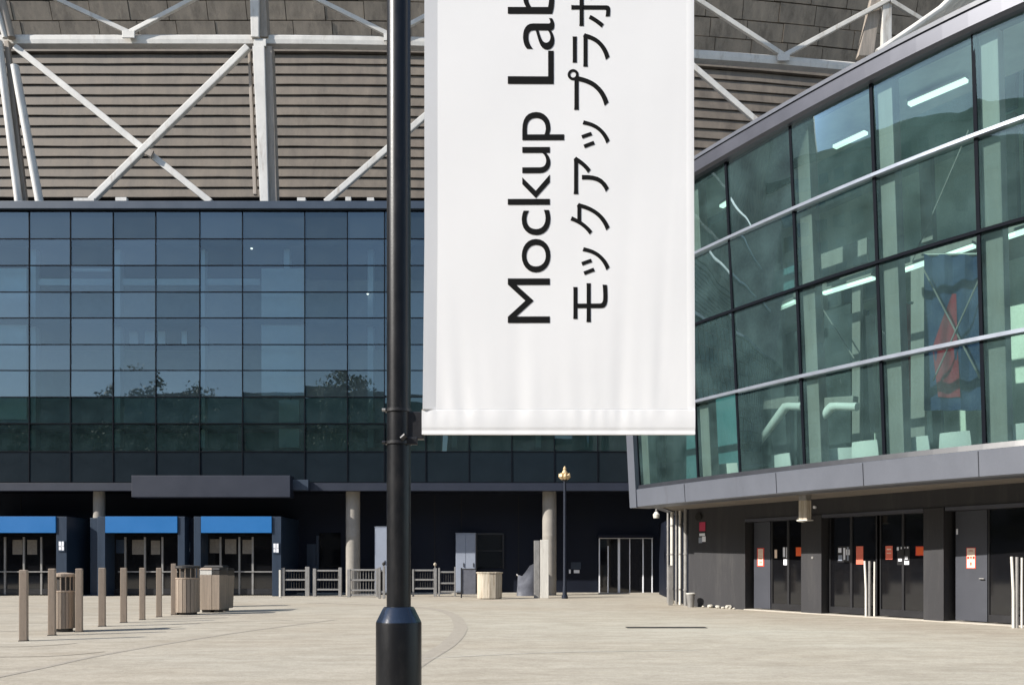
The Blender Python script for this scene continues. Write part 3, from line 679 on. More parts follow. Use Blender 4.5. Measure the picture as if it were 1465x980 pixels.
# dark partitions deep in the room, wall patches
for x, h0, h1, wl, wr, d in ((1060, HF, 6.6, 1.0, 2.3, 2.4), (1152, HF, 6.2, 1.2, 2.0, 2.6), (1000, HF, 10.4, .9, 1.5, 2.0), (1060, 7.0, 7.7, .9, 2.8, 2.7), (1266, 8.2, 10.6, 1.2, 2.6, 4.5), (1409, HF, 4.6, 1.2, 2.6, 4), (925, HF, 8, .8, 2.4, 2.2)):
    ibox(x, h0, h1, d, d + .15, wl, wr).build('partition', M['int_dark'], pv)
for x, h0, h1, wl, wr, d in ((1152, 5, 6.3, 2.1, 2.5, 2.6), (1060, 3.4, 6.4, 2.35, 2.5, 2.3), (1152, 8.2, 10.3, 1.2, 1.5, 3.4), (1266, 8.2, 10.9, .9, 1.15, 4.2)):
    ibox(x, h0, h1, d, d + .2, wl, wr).build('interior_column', M['int_col'], pv)
for (x0, h0, x1, h1, d) in ((1300, 6.9, 1386, 9.5, 1.3), (1178, 6.5, 1222, 5.1, 1.2), (1335, 4.1, 1405, 6.2, .75), (1322, 6.6, 1402, 4.0, .8), (1455, 9.3, 1475, 8.4, 1.2)):
    MB().tube([ipx(x0, d, h0), ipx(x1, d, h1)], .018, 8).build('brace_rod', M['int_col'], pv)
# ---- charcoal ground-floor wall, doors
WB, WM = 22.50952, -.60371
def WK(x): z = WB / ((x - CX) / F - WM); return Vector((X(x, z), z, 0))
wt = (WK(1465) - WK(985)).normalized(); wn = Vector((wt.y, -wt.x, 0)); wn = wn if wn.x < 0 else -wn
def wbox(x0, x1, z0, z1, d0, d1, mb=None):
    a = WK(x0); c = WK(x1); mb = mb or MB(); U = Vector((0, 0, 1))
    return mb.hexa([a + wn * d0 + U * z0, c + wn * d0 + U * z0, c + wn * d1 + U * z0, a + wn * d1 + U * z0], [a + wn * d0 + U * z1, c + wn * d0 + U * z1, c + wn * d1 + U * z1, a + wn * d1 + U * z1])
ZS = EYE + H0 + .02; ZD = 2.75
wbox(985, 1066, 0, ZS, 0, -.8).build('ground_wall', M['pav_wall'], pv)
wbox(1066, 2100, ZD, ZS, -.002, -.8).build('door_header', M['pav_wall'], pv)
b = MB(); wbox(1066.5, 1146.5, ZD - .09, ZD - .003, .03, -.3, b); wbox(1176.5, 1321.5, ZD - .09, ZD - .003, .03, -.3, b); wbox(1353, 1466, ZD - .09, ZD - .003, .03, -.3, b); b.build('header_trim', M['pav_edge'], pv)
for x0, x1 in ((1147, 1176), (1322, 1351), (1467, 1500), (1690, 1730), (1950, 2100)):
    wbox(x0, x1, 0, ZD - .002, .03, -.8).build('pier', M['pav_wall'], pv, bevel=.01)
wbox(1060, 2100, 0, ZD, -.75, -.9).build('recess_back', M['gap_dark'], pv)
def door(x0, x1, solid, handle=None):
    o = wbox(x0 + .4, x1 - .4, .05, ZD - .1, -.25, -.30).build('door', M['pav_door'] if solid else M['dark_glass'], pv)
    if not solid:
        f_ = MB(); wbox(x0, x0 + 1.6, .05, ZD - .095, -.22, -.249, f_); wbox(x1 - 1.6, x1, .05, ZD - .095, -.22, -.249, f_); wbox(x0 + 1.6, x1 - 1.6, .05, .22, -.22, -.249, f_); f_.build('door_frame', M['black_frame'], o)
    if handle:
        a = WK(handle) + wn * -.2 + Vector((0, 0, 1.05)); MB().tube([a + wn * -.04, a, a + wt * .11], .014, 8).build('door_handle', M['galv'], o)
    return o
door(1070, 1094, True); door(1096, 1120, False); door(1120, 1146, False)
door(1179, 1210, False); door(1210, 1247, False); door(1251, 1284, False); door(1284, 1321, False)
door(1358, 1404, True, 1394); door(1406, 1466, False)
for x in (1500, 1550, 1600, 1645, 1730, 1790, 1850, 1900): door(x + 1, x + 48, False)
wbox(1066, 2100, -.01, .025, .06, -.7).build('threshold', M['kerb'], pv)
# end wall of the ground floor running back to the stadium
p0 = WK(985); b = MB(); p1 = Vector((X(943, ZR - .6), ZR - .6, 0)); U = Vector((0, 0, ZS))
p0b = p0 + Vector((-.002, .05, 0)); sd = Vector((.35, 0, 0))
b.hexa([p0b, p0b + sd, p1 + sd, p1], [p0b + U, p0b + sd + U, p1 + sd + U, p1 + U]); b.build('ground_end_wall', M['navy_wall'], pv)
a = WK(1001); MB().tube([a + wn * .08 + Vector((0, 0, 2.92)), a + wn * -.02 + Vector((0, 0, 2.92))], .13, 12).build('wall_vent', M['gap_dark'], pv)

# ------------------------------------------------------------------ posters and small fittings on the pavilion
def wpt(x, y, d): q = WK(x); z = q.y; v = q + wn * d; v.z = Zh(y, z); return v
def poster(x0, x1, y0, y1, d, m, label, name='notice', cat='notice', marks=(), frame=None, grp='notices on the pavilion wall and doors', tilt=0):
    t = thing(name, label, cat, wpt((x0 + x1) / 2, y1, d), grp)
    def sheet(u0, u1, v0, v1, m_, e, nm):
        a = wpt(x0 + (x1 - x0) * u0, 0, d + e); c = wpt(x0 + (x1 - x0) * u1, 0, d + e)
        zm = WK((x0 + x1) / 2).y; za = Zh(y0 + (y1 - y0) * v1, zm); zc_ = Zh(y0 + (y1 - y0) * v0, zm)
        a.z = c.z = 0; Uv = Vector((0, 0, 1)); D = wn * .006
        return MB().hexa([a + Uv * za, c + Uv * za, c + D + Uv * za, a + D + Uv * za], [a + Uv * zc_, c + Uv * zc_, c + D + Uv * zc_, a + D + Uv * zc_]).build(nm, M[m_], t)
    sheet(0, 1, 0, 1, m, 0, 'sheet')
    for u0, u1, v0, v1, m_ in marks: sheet(u0, u1, v0, v1, m_, .006, 'print')
    return t
poster(1000, 1010, 746, 778, .004, 'black_frame', 'small crimson and white bill stuck on the plain charcoal wall', 'poster', 'poster',
       [(.1, .95, .02, .42, 'crimson'), (.1, .9, .52, .64, 'paper'), (.0, .5, .70, .95, 'cabinet'), (.5, 1, .66, .9, 'paper')])
poster(1075, 1085, 783.5, 810, -.248, 'red_print', 'narrow upright cream notice with red border on first grey door', marks=[(.14, .86, .05, .95, 'cream'), (.3, .7, .12, .3, 'coral'), (.25, .75, .4, .46, 'coral'), (.25, .75, .55, .62, 'coral'), (.3, .7, .72, .84, 'coral')])
poster(1100, 1103.5, 786, 798, -.247, 'cream', 'thin cream strip notice on the glass door beside the grey door')
poster(1112, 1121, 782, 808, -.247, 'black_frame', 'white and dark two part bill on the narrow glass door', 'poster', 'poster', [(.02, .35, .02, .55, 'paper'), (.55, 1, .02, .6, 'paper'), (.1, .9, .66, 1, 'paper')])
poster(1130.5, 1143, 782.5, 795, -.247, 'orange', 'plain orange square notice on glass door left of pier')
poster(1190, 1212, 781, 804, -.247, 'black_frame', 'black and white printed poster on wide glass doors right of pier', 'poster', 'poster', [(.05, .25, .1, .4, 'paper'), (.05, .3, .55, .9, 'cabinet'), (.38, .5, .1, .85, 'paper'), (.55, .8, .2, .55, 'paper'), (.62, .72, .05, .9, 'cabinet'), (.85, .95, .3, .8, 'paper')])
poster(1216.5, 1226.5, 781, 807, -.247, 'coral', 'tall coral red notice beside black and white poster')
poster(1258.5, 1268.5, 780.5, 800, -.247, 'coral', 'coral notice on glass door just right of leaning rails', marks=[(.2, .8, .2, .3, 'cream'), (.2, .8, .5, .56, 'cream')])
poster(1275, 1293, 781, 808, -.247, 'black_frame', 'torn black and white bill between coral notice and bright orange notice', 'poster', 'poster', [(0, .14, .04, .22, 'paper'), (.3, .4, .03, .15, 'paper'), (.55, .65, .03, .12, 'paper'), (.8, .9, .03, .12, 'paper'), (.1, .6, .66, .8, 'paper'), (.5, .95, .78, .98, 'paper'), (.62, .85, .55, .7, 'paper')])
poster(1301.5, 1317, 781, 794.5, -.247, 'red_print', 'bright orange rounded notice with red rim at door right edge', marks=[(.08, .92, .09, .91, 'orange')])
poster(1374, 1387.5, 783, 813, -.248, 'red_print', 'largest cream and red notice on the solid grey door', marks=[(.08, .92, .03, .97, 'cream'), (.25, .72, .1, .2, 'coral'), (.1, .35, .42, .55, 'red_print'), (.42, .6, .42, .55, 'red_print'), (.68, .9, .42, .55, 'red_print'), (.4, .6, .7, .85, 'coral')])
poster(1359.5, 1362, 756, 764, -.248, 'paper', 'tiny white tag high on the solid grey door')
# small disc on the first pier, tiny white dot lamp on the header
a = wpt(1163.5, 797.5, .03); tag(MB().tube([a, a + wn * .02], .035, 14).build('door_bell', M['galv'], smooth=True), 'small round pale button plate on pier between the door bays', 'door bell')
a = wpt(1166.5, 725.5, 0); tag(MB().tube([a, a + wn * .06], .04, 12).build('indicator_lamp', M['paper'], smooth=True), 'tiny round white lamp on dark header above the camera', 'lamp')
# hanging pale metal box under the soffit
k = K(1118); hb = V(k, H0, -.9); n_ = Nrm(k); t_ = Vector((-n_.y, n_.x, 0)); hz0 = Zh(745, hb.y); hz1 = EYE + H0 + .02
t = thing('hanging_box', 'pale hollow metal box sign hanging below the pavilion soffit', 'hanging sign', hb)
def hbx(w0, w1, d0, d1, z0, z1): 
    q = [hb + t_ * w0 + n_ * d0, hb + t_ * w1 + n_ * d0, hb + t_ * w1 + n_ * d1, hb + t_ * w0 + n_ * d1]
    return MB().hexa([Vector((p.x, p.y, z0)) for p in q], [Vector((p.x, p.y, z1)) for p in q])
hbx(-.13, .13, -.09, .09, hz0 + .03, hz1 - .14).build('box', M['stone'], t, bevel=.01)
hbx(-.17, .17, -.12, .12, hz0, hz0 + .029).build('base_flange', M['white_panel'], t, bevel=.005)
hbx(-.12, .12, -.10, .10, hz1 - .139, hz1).build('collar', M['galv'], t, bevel=.01)
# security camera on bracket
a = wpt(1155, 742, .03); t = thing('security_camera', 'small pale camera on bracket high on the first pier', 'security camera', a)
MB().tube([a, a + wn * .14 + Vector((0, 0, .03))], .025, 10).build('bracket', M['galv'], t)
h = a + wn * .16 - Vector((0, 0, .02)); MB().tube([h - wt * .13, h + wt * .1 + wn * .06 - Vector((0, 0, .03))], .065, 14).build('housing', M['white_panel'], t, smooth=True)
MB().tube([h + wt * .1 + wn * .06 - Vector((0, 0, .03)), h + wt * .13 + wn * .07 - Vector((0, 0, .04))], .045, 14).build('lens', M['black_frame'], t)
# soffit lamp at the left corner
q = P(939, 736, 29.5); t = thing('soffit_lamp', 'small pale lamp under the pavilion soffit at its left corner', 'lamp', q)
MB().lathe(q.x, q.y, [(.03, q.z + .25), (.03, q.z + .1)], 10).build('stem', M['galv'], t); MB().lathe(q.x, q.y, [(.05, q.z + .1), (.12, q.z), (.10, q.z - .12)], 16).build('shade', M['white_panel'], t, smooth=True)
# tall pale downpipes at the corner
pipes = [(954, 957.5, 740, 864, 30.0), (959, 964, 737, 865, 29.3), (966, 969.5, 738, 866, 28.9), (971, 975, 736, 866, 28.6), (978, 984, 735, 866.5, 28.0)]
for i, (x0, x1, y0, y1, z) in enumerate(pipes):
    xm = X((x0 + x1) / 2, z); r = (x1 - x0) / 2 * z / F; h = EYE + H0 + .04
    t = thing('downpipe', ['leftmost thin downpipe at the pavilion corner', 'second downpipe from left at the pavilion corner', 'middle thin downpipe at the pavilion corner', 'fourth downpipe from left at the pavilion corner', 'thickest downpipe at right, against the charcoal wall'][i], 'pipe', (xm, z, 0), 'downpipes at the pavilion corner')
    MB().tube([(xm, z, 0), (xm, z, h)], r, 14).build('pipe', M['white_panel'] if i % 2 else M['galv'], t, smooth=True)
    c_ = MB()
    for zz_ in (.5, 1.7, 2.7): c_.tube([(xm, z, zz_), (xm, z, zz_ + .05)], r * 1.25, 14)
    c_.build('collar', M['galv'], t, smooth=True)
# stub post before the pipes, little bin, rubble
zt = 28.2; t = thing('guard_post', 'grey short flat guard post standing before the downpipes', 'post', (X(959, zt), zt, 0))
MB().box(X(956, zt), X(962, zt), zt - .06, zt + .06, 0, Zh(810, zt)).build('post', M['galv'], t, bevel=.015); MB().box(X(955.4, zt), X(962.6, zt), zt - .075, zt + .075, Zh(810, zt), Zh(808.5, zt)).build('cap', M['galv'], t, bevel=.01)
zt = 27.0; xm = X(988, zt); t = thing('waste_bin', 'small tapered grey waste bin against pavilion wall corner', 'waste bin', (xm, zt, 0), )
MB().lathe(xm, zt, [(.10, 0), (.14, .42), (.13, .42), (.10, .1)], 20).build('body', M['galv'], t, smooth=True); MB().lathe(xm, zt, [(.15, .42), (.155, .45), (.14, .46), (.135, .42)], 20).build('rim', M['white_panel'], t, smooth=True)
for i, (x, y, s_) in enumerate(((1010, 868.5, .05), (1020, 868, .10), (1031, 869, .09), (1038, 869.8, .06), (1046, 870.4, .11), (1054, 871.4, .05))):
    q = WK(x) + wn * .12; b = MB(); bm = bmesh.new(); bmesh.ops.create_icosphere(bm, subdivisions=2, radius=s_)
    for v in bm.verts: v.co *= random.uniform(.7, 1.15); v.co.z *= .7; v.co += q + Vector((0, 0, s_ * .45))
    b.v = [v.co.copy() for v in bm.verts]; b.f = [tuple(v.index for v in f.verts) for f in bm.faces]; bm.free()
    tag(b.build('rubble_piece', M['rubble']), ['tiny leftmost crumb of rubble at the wall foot', 'large pale lump second from left at wall foot', 'pale rubble lump third from left at wall foot', 'small rubble crumb fourth from left at wall foot', 'biggest flat rubble lump at the wall foot', 'tiny rightmost rubble crumb by the first door'][i], 'rubble', 'pale rubble along the wall foot')
# bundles of upright rails in front of the doors
def rail_bundle(x0, label, ytop, ybase, m=.32):
    q0 = WK(x0); z = EYE * F / (ybase - HY); t = thing('rail_bundle', label, 'barrier', (X(x0, z), z, 0), 'bundled rails standing at pavilion doors')
    h = Zh(ytop, z)
    for dx, r, hh in ((0, .035, h), (5, .042, h * .995), (12, .028, h * .985)):
        xx = X(x0 + dx, z); MB().tube([(xx - .02, z, 0), (xx - .02, z, hh * .5), (xx - (.05 if dx == 0 else .01), z + .01, hh)], r * .85, 12).build('rail', M['white_panel'] if dx != 5 else M['galv'], t, smooth=True)
    for zz_ in (.25, h * .8): MB().box(X(x0 - 1, z), X(x0 + 12, z), z + .02, z + .04, zz_, zz_ + .04).build('tie_bar', M['black_frame'], t)
rail_bundle(1240, 'upright pale rails bundled before the glass doors between two coral notices', 802, 882.5)
rail_bundle(1451, 'upright pale rails bundled at far right beside dark glass', 796, 898)

# ------------------------------------------------------------------ things behind the pavilion glass
def chair(label, x, d, ang, grp='white chairs behind the pavilion glass'):
    base = ipx(x, d, HF); t = thing('chair', label, 'chair', base, grp); n_ = Nrm(K(x)); ca, sa = math.cos(ang), math.sin(ang)
    f = Vector((n_.x * ca - n_.y * sa, n_.x * sa + n_.y * ca, 0)); s_ = Vector((-f.y, f.x, 0)); U = Vector((0, 0, 1))
    b = MB(); rows_ = []
    for i in range(6):                                 # curved shell back
        zz_ = .42 + .50 * i / 5; wd = .33 - .03 * (i / 5) ** 2
        rows_.append([base + s_ * wd * u + f * (.20 + .05 * i / 5 - .06 * u * u) + U * zz_ for u in (-1, -.6, 0, .6, 1)])
    o = 0
    for rw in rows_: b.v += rw
    for rw in rows_: b.v += [p + f * .03 for p in rw]
    n5 = 30
    for i in range(5):
        for j in range(4):
            b.f.append((i * 5 + j, i * 5 + j + 1, (i + 1) * 5 + j + 1, (i + 1) * 5 + j)); b.f.append((n5 + i * 5 + j, n5 + (i + 1) * 5 + j, n5 + (i + 1) * 5 + j + 1, n5 + i * 5 + j + 1))
        for j in (0, 4): b.f.append((i * 5 + j, (i + 1) * 5 + j, n5 + (i + 1) * 5 + j, n5 + i * 5 + j))
    for j in range(4):
        b.f.append((25 + j, 26 + j, n5 + 26 + j, n5 + 25 + j)); b.f.append((j, j + 1, n5 + j + 1, n5 + j))
    b.build('backrest', M['chair_white'], t, smooth=True)
    q = [base + s_ * a_ * .24 + f * c_ + U * .42 for a_, c_ in ((-1, -.24), (1, -.24), (1, .22), (-1, .22))]
    MB().hexa(q, [p + U * .035 for p in q]).build('seat', M['chair_white'], t, bevel=.012)
    for a_, c_ in ((-1, -1), (1, -1), (1, 1), (-1, 1)):
        MB().tube([base + s_ * a_ * .24 + f * c_ * .23, base + s_ * a_ * .19 + f * c_ * .18 + U * .42], .014, 8).build('leg', M['galv'], t)
    return t
for lab, x, d, a_ in (('small white chair back seen through leftmost pavilion glass bays', 1046, .9, .3), ('white chair back below the left bent strut', 1128, .62, -.2), ('white chair back in lower bay below the right bent strut', 1204, .9, .4),
        ('large white chair back just left of middle mullion', 1243, .35, .1), ('white chair back below the red hanging strip', 1318, .75, -.1), ('white chair back below the navy and red flag', 1370, .7, .15), ('white chair back at the right edge of photo', 1454, .6, 0)):
    chair(lab, x, d, a_)
# bent white struts carrying a ledge
def strut(label, x0, x1, d, kx, ky, fx, fy):
    h = lambda x, y: (HY - y) * ipx(x, d, 0).y / F
    a = ipx(x0, d, h(x0, 580)); c = ipx(x1, d, h(x1, 577)); t = thing('bent_strut', label, 'strut', (a + c) / 2, 'bent white struts behind the glass')
    MB().bar(a, c, .22, .30).build('ledge', M['int_col'], t, bevel=.03)
    kn = ipx(kx, d - .05, h(kx, ky)); ft = ipx(fx, d - .1, h(fx, fy))
    MB().tube([c - Vector((0, .1, .12)), kn + (c - kn) * .25, kn, kn + (ft - kn) * .2, ft], [.10, .11, .12, .12, .09], 12).build('arm', M['chair_white'], t, smooth=True)
strut('bent white strut with long arm, left of the two', 1084, 1146, .40, 1124, 584, 1084, 637)
strut('bent white strut with short arm, right of the two', 1173, 1224, .40, 1190, 584, 1173, 602)
# hanging flags
def flag(label, x0, x1, y0, y1, d, m, parts=()):
    hh = lambda x, y: (HY - y) * ipx(x, d, 0).y / F
    t = thing('hanging_flag', label, 'flag', ipx((x0 + x1) / 2, d, hh(x0, y1)), 'flags hanging inside the pavilion')
    def sheet(poly, m_, nm, e):
        b = MB(); NU, NV = 14, 10; L_, Rr = poly
        for s2 in (0, .012):
            for j in range(NV + 1):
                v = j / NV; xa = L_[0] + (L_[1] - L_[0]) * v; xb = Rr[0] + (Rr[1] - Rr[0]) * v
                for i in range(NU + 1):
                    u = i / NU; x = xa + (xb - xa) * u; y = poly_y[0] + (poly_y[1] - poly_y[0]) * v
                    b.v.append(ipx(x, d - e - s2 - .05 * math.sin(x * .22 + 1.5 * v), hh(x, y)))
        nn = (NU + 1) * (NV + 1)
        for j in range(NV):
            for i in range(NU):
                p = j * (NU + 1) + i; b.f.append((p, p + 1, p + NU + 2, p + NU + 1)); b.f.append((nn + p, nn + p + NU + 1, nn + p + NU + 2, nn + p + 1))
        edge = [i for i in range(NU + 1)] + [j * (NU + 1) + NU for j in range(1, NV + 1)] + [NV * (NU + 1) + i for i in range(NU - 1, -1, -1)] + [j * (NU + 1) for j in range(NV - 1, 0, -1)]
        for i in range(len(edge)): p, q = edge[i], edge[(i + 1) % len(edge)]; b.f.append((p, q, nn + q, nn + p))
        return b.build(nm, M[m_], t, smooth=True)
    poly_y = (y0, y1); sheet(((x0, x0), (x1, x1)), m, 'cloth', 0)
    for (ya, yb, L_, Rr, m_) in parts:
        poly_y = (ya, yb); sheet((L_, Rr), m_, 'stripe', .03)
    a = ipx(x0 - 3, d, hh(x0, y0 - 1)); c = ipx(x1 + 3, d, hh(x1, y0 - 1)); MB().tube([a, c], .03, 10).build('hanging_rod', M['galv'], t)
flag('large navy flag with slanting red stripes hanging behind glass', 1322, 1404, 372, 588, 1.0, 'flag_blue', [(425, 500, (1362, 1334), (1368, 1370), 'flag_red'), (500, 570, (1334, 1342), (1370, 1374), 'flag_red')])
flag('narrow plain red strip hanging left of the navy flag', 1287, 1303, 440, 568, .9, 'flag_red')

# ------------------------------------------------------------------ LAMP POST in the foreground and its banner
ZP = 6.1; XP = X(570.5, ZP); px = ZP / F
lp = thing('lamp_post', 'tall glossy black lamp post with thick base sleeve in the foreground', 'lamp post', (XP, ZP, 0))
r0 = 17.3 * px; rb = 32.5 * px; zt0 = Zh(868, ZP); zt1 = Zh(889, ZP)
MB().lathe(XP, ZP, [(r0, zt0 - .05), (r0 * .985, 2.2), (r0 * .97, 7.5)], 48).build('shaft', M['pole'], lp, smooth=True)
b = MB().lathe(XP, ZP, [(rb * 1.25, 0), (rb * 1.25, .02), (rb, .03), (rb, zt1 - .012), (rb * .985, zt1)], 56).build('base_sleeve', M['pole'], lp, smooth=True)
MB().lathe(XP, ZP, [(rb * .985, zt1 + .0005), (rb * .95, zt1 + .012), (r0 * 1.32, zt0 - .012), (r0 * 1.2, zt0 + .001), (r0 * 1.003, zt0 + .004)], 56).build('cone_collar', M['pole_cone'], lp, smooth=True)
for y in (588, 634):
    z = Zh(y, ZP); MB().lathe(XP, ZP, [(r0 * 1.0, z - .012), (r0 * 1.10, z - .011), (r0 * 1.10, z + .011), (r0 * 1.0, z + .012)], 40).build('clamp_band', M['black_metal'], lp, smooth=True)
    MB().tube([(XP - r0 * 1.02, ZP - r0 * .5, z), (XP - r0 * 1.3, ZP - r0 * .5, z)], .012, 10).build('clamp_bolt', M['galv'] if y == 588 else M['black_metal'], lp)
za, zb_ = Zh(634, ZP), Zh(588, ZP)
br = MB().box(XP + r0 * .6, X(607, ZP), ZP - .045, ZP + .03, Zh(629, ZP), Zh(590, ZP)).build('banner_bracket', M['black_metal'], lp, bevel=.008)
MB().box(X(580, ZP), X(599, ZP), ZP - .07, ZP - .046, za - .02, za + .035).build('latch', M['black_metal'], br, bevel=.008)
MB().tube([(X(577, ZP), ZP - .09, za + .02), (X(583, ZP), ZP - .10, za + .045)], .02, 12).build('bolt_head', M['black_metal'], br, smooth=True)
MB().tube([(X(592, ZP), ZP - .01, Zh(618, ZP)), (X(985, ZP), ZP - .01, Zh(618, ZP))], .016, 12).build('banner_arm', M['black_metal'], lp, smooth=True)
# upper part out of the frame: top arm, lantern
MB().tube([(XP, ZP, 6.9), (X(985, ZP), ZP, 6.9)], .016, 12).build('banner_arm', M['black_metal'], lp, smooth=True)
MB().lathe(XP, ZP, [(r0, 7.5), (r0 * 1.4, 7.55), (r0 * 2.2, 7.75), (r0 * 2.4, 8.05), (r0 * 1.4, 8.2), (.01, 8.25)], 32).build('lantern', M['pole'], lp, smooth=True)
# the banner
ZBn = ZP - .06; pb = ZBn / F
bx0, bx1 = 603.5, 994.5; ztop_b = 6.95; zbot = Zh(621.5, ZBn); zhem = Zh(586, ZBn)
bn = thing('banner', 'tall white fabric banner with black vertical lettering hanging from the lamp post', 'banner', (X(799, ZBn), ZBn, zbot))
rnd = random.Random(3); waves = [(rnd.uniform(6, 30), rnd.uniform(0, 6.3), rnd.uniform(.3, 1)) for _ in range(9)]
def cloth_d(u, z):
    "depth of the cloth front at u (0..1 across) and height z"
    x = u; hgt = z - zhem
    near = math.exp(-max(0, hgt) / .42)
    fold = sum(a * math.sin(f * 3.2 * x + p + 1.2 * hgt) for f, p, a in waves) / 9
    d = (.006 * fold + .0012 * math.sin(70 * x + 4 * math.sin(7 * x) + 3 * hgt) * near * max(0, math.sin(5 * x + 1))) * near * (1 if hgt > 0 else max(.25, 1 + hgt / .12))
    d += .0025 * math.sin(4 * x + 2.1 * z) + .0010 * math.sin(9 * x - 4.7 * z + 1)
    for c_, w__, a in ((.72, .03, .003), (.86, .02, .002), (.33, .05, .0025)): d += a * math.exp(-((x - c_ - .03 * hgt) / w__) ** 2) * math.exp(-max(0, hgt) / .9)
    if hgt > 0 and x < .048: d += -.016 * (1 - x / .048)              # sleeve along the pole side
    if hgt > 0 and .972 < x: d += -.0012 * math.sin((x - .972) / .028 * math.pi)
    if hgt <= 0:
        s_ = min(1, -hgt / (zhem - zbot)); d += -.0035 - .0025 * math.sin(min(1, s_ * 1.2) * math.pi) + .0010 * math.sin(95 * x + 5 * math.sin(9 * x)) * (1 - s_)
        if s_ > .70: d += .006 * math.exp(-((s_ - .84) / .04) ** 2)
    return ZBn + d
us = [i / 150 for i in range(151)]
us = sorted(set(us + [.046, .048, .050, .970, .972, .974]))
zs = [zbot + (zhem - zbot) * i / 16 for i in range(16)] + [zhem - .0015, zhem + .0015] + [zhem + .02 + 1.4 * (i / 44) for i in range(45)] + [zhem + 1.5 + (ztop_b - zhem - 1.5) * i / 40 for i in range(41)]
def bxz(u, z):
    x0_ = bx0 + (1.5 if z > zhem else 0) + min(1, max(0, (z - zhem) / 1.2)) * 2.5; x1_ = bx1 - min(1, max(0, (z - zhem) / 1.5)) * 1.5
    return X(x0_ + (x1_ - x0_) * u, ZBn)
b = MB(); nu = len(us)
for s_ in (0, 1):
    for z in zs:
        for u in us: b.v.append(Vector((bxz(u, z), cloth_d(u, z) if not s_ else ZBn + .034 + .3 * (cloth_d(u, z) - ZBn) * 0 , z)))
nn = nu * len(zs)
for j in range(len(zs) - 1):
    for i in range(nu - 1):
        p = j * nu + i; b.f.append((p, p + 1, p + nu + 1, p + nu)); b.f.append((nn + p, nn + p + nu, nn + p + nu + 1, nn + p + 1))
for i in range(nu - 1):
    b.f.append((i, nn + i, nn + i + 1, i + 1)); p = (len(zs) - 1) * nu + i; b.f.append((p, p + 1, nn + p + 1, nn + p))
for j in range(len(zs) - 1):
    for i in (0, nu - 1): p = j * nu + i; b.f.append((p, p + nu, nn + p + nu, nn + p))
b.build('cloth', M['cloth'], bn, smooth=True)
# seam stitching of the hem: a thin line of thread
sm = MB()
for i in range(0, 148):
    u = (i + .5) / 150
    z = zhem + .006; sm.box(bxz(u, z), bxz(u, z) + .004, cloth_d(u, z) - .003, cloth_d(u, z) - .0005, z, z + .0015)
sm.build('hem_stitching', M['cloth'], bn)
# lettering: font outlines turned 90 degrees and laid onto the cloth
def lettering(text, y0, y1, x0, x1, bold, name):
    "text whose outline box fills photo rows y0 (start, low) to y1 (end, high) and columns x0 (letter tops) to x1 (letter feet)"
    cu = bpy.data.curves.new('text', 'FONT'); cu.body = text; cu.size = 1; cu.offset = bold; cu.resolution_u = 6; cu.fill_mode = 'FRONT'; cu.space_character = .94
    o = bpy.data.objects.new('text', cu); C.objects.link(o); bpy.context.view_layer.update()
    dg = bpy.context.evaluated_depsgraph_get(); me0 = bpy.data.meshes.new_from_object(o.evaluated_get(dg)); bpy.data.objects.remove(o)
    bm = bmesh.new(); bm.from_mesh(me0); bmesh.ops.remove_doubles(bm, verts=bm.verts, dist=1e-5)
    bmesh.ops.triangulate(bm, faces=bm.faces)
    for _ in range(3):
        ed = [e for e in bm.edges if e.calc_length() > .12]
        if ed: bmesh.ops.subdivide_edges(bm, edges=ed, cuts=1); bmesh.ops.triangulate(bm, faces=bm.faces)
    xs_ = [v.co.x for v in bm.verts]; ys_ = [v.co.y for v in bm.verts]; a0, a1, b0, b1 = min(xs_), max(xs_), min(ys_), max(ys_)
    for v in bm.verts:
        pyy = y0 + (y1 - y0) * (v.co.x - a0) / (a1 - a0); pxx = x1 + (x0 - x1) * (v.co.y - b0) / (b1 - b0)
        z = Zh(pyy, ZBn); u = (pxx - bx0) / (bx1 - bx0)
        v.co = Vector((X(pxx, ZBn), cloth_d(u, z) - .0025, z)) - Vector(bn['_o'])
    me = bpy.data.meshes.new(name); bm.to_mesh(me); bm.free(); me.materials.append(M['ink'])
    o = bpy.data.objects.new(name, me); C.objects.link(o); o.parent = bn
    return o
lettering('Mockup', 462, 161, 726.5, 807, -.003, 'lettering')
lettering('Lab', 121, -27, 726.5, 793, -.003, 'lettering')
for ch, y0, y1, x0, x1 in (('モ', 461, 405.5, 820, 869), ('ッ', 394, 354, 831.5, 872), ('ク', 336, 291, 816, 872), ('ア', 278.5, 225, 820.5, 871), ('ッ', 213, 173, 831.5, 872), ('プ', 158, 99.5, 812, 870.5), ('ラ', 96, 48, 819, 872), ('ボ', 40, -19, 814, 873)):
    lettering(ch, y0, y1, x0, x1, .006, 'japanese_character')

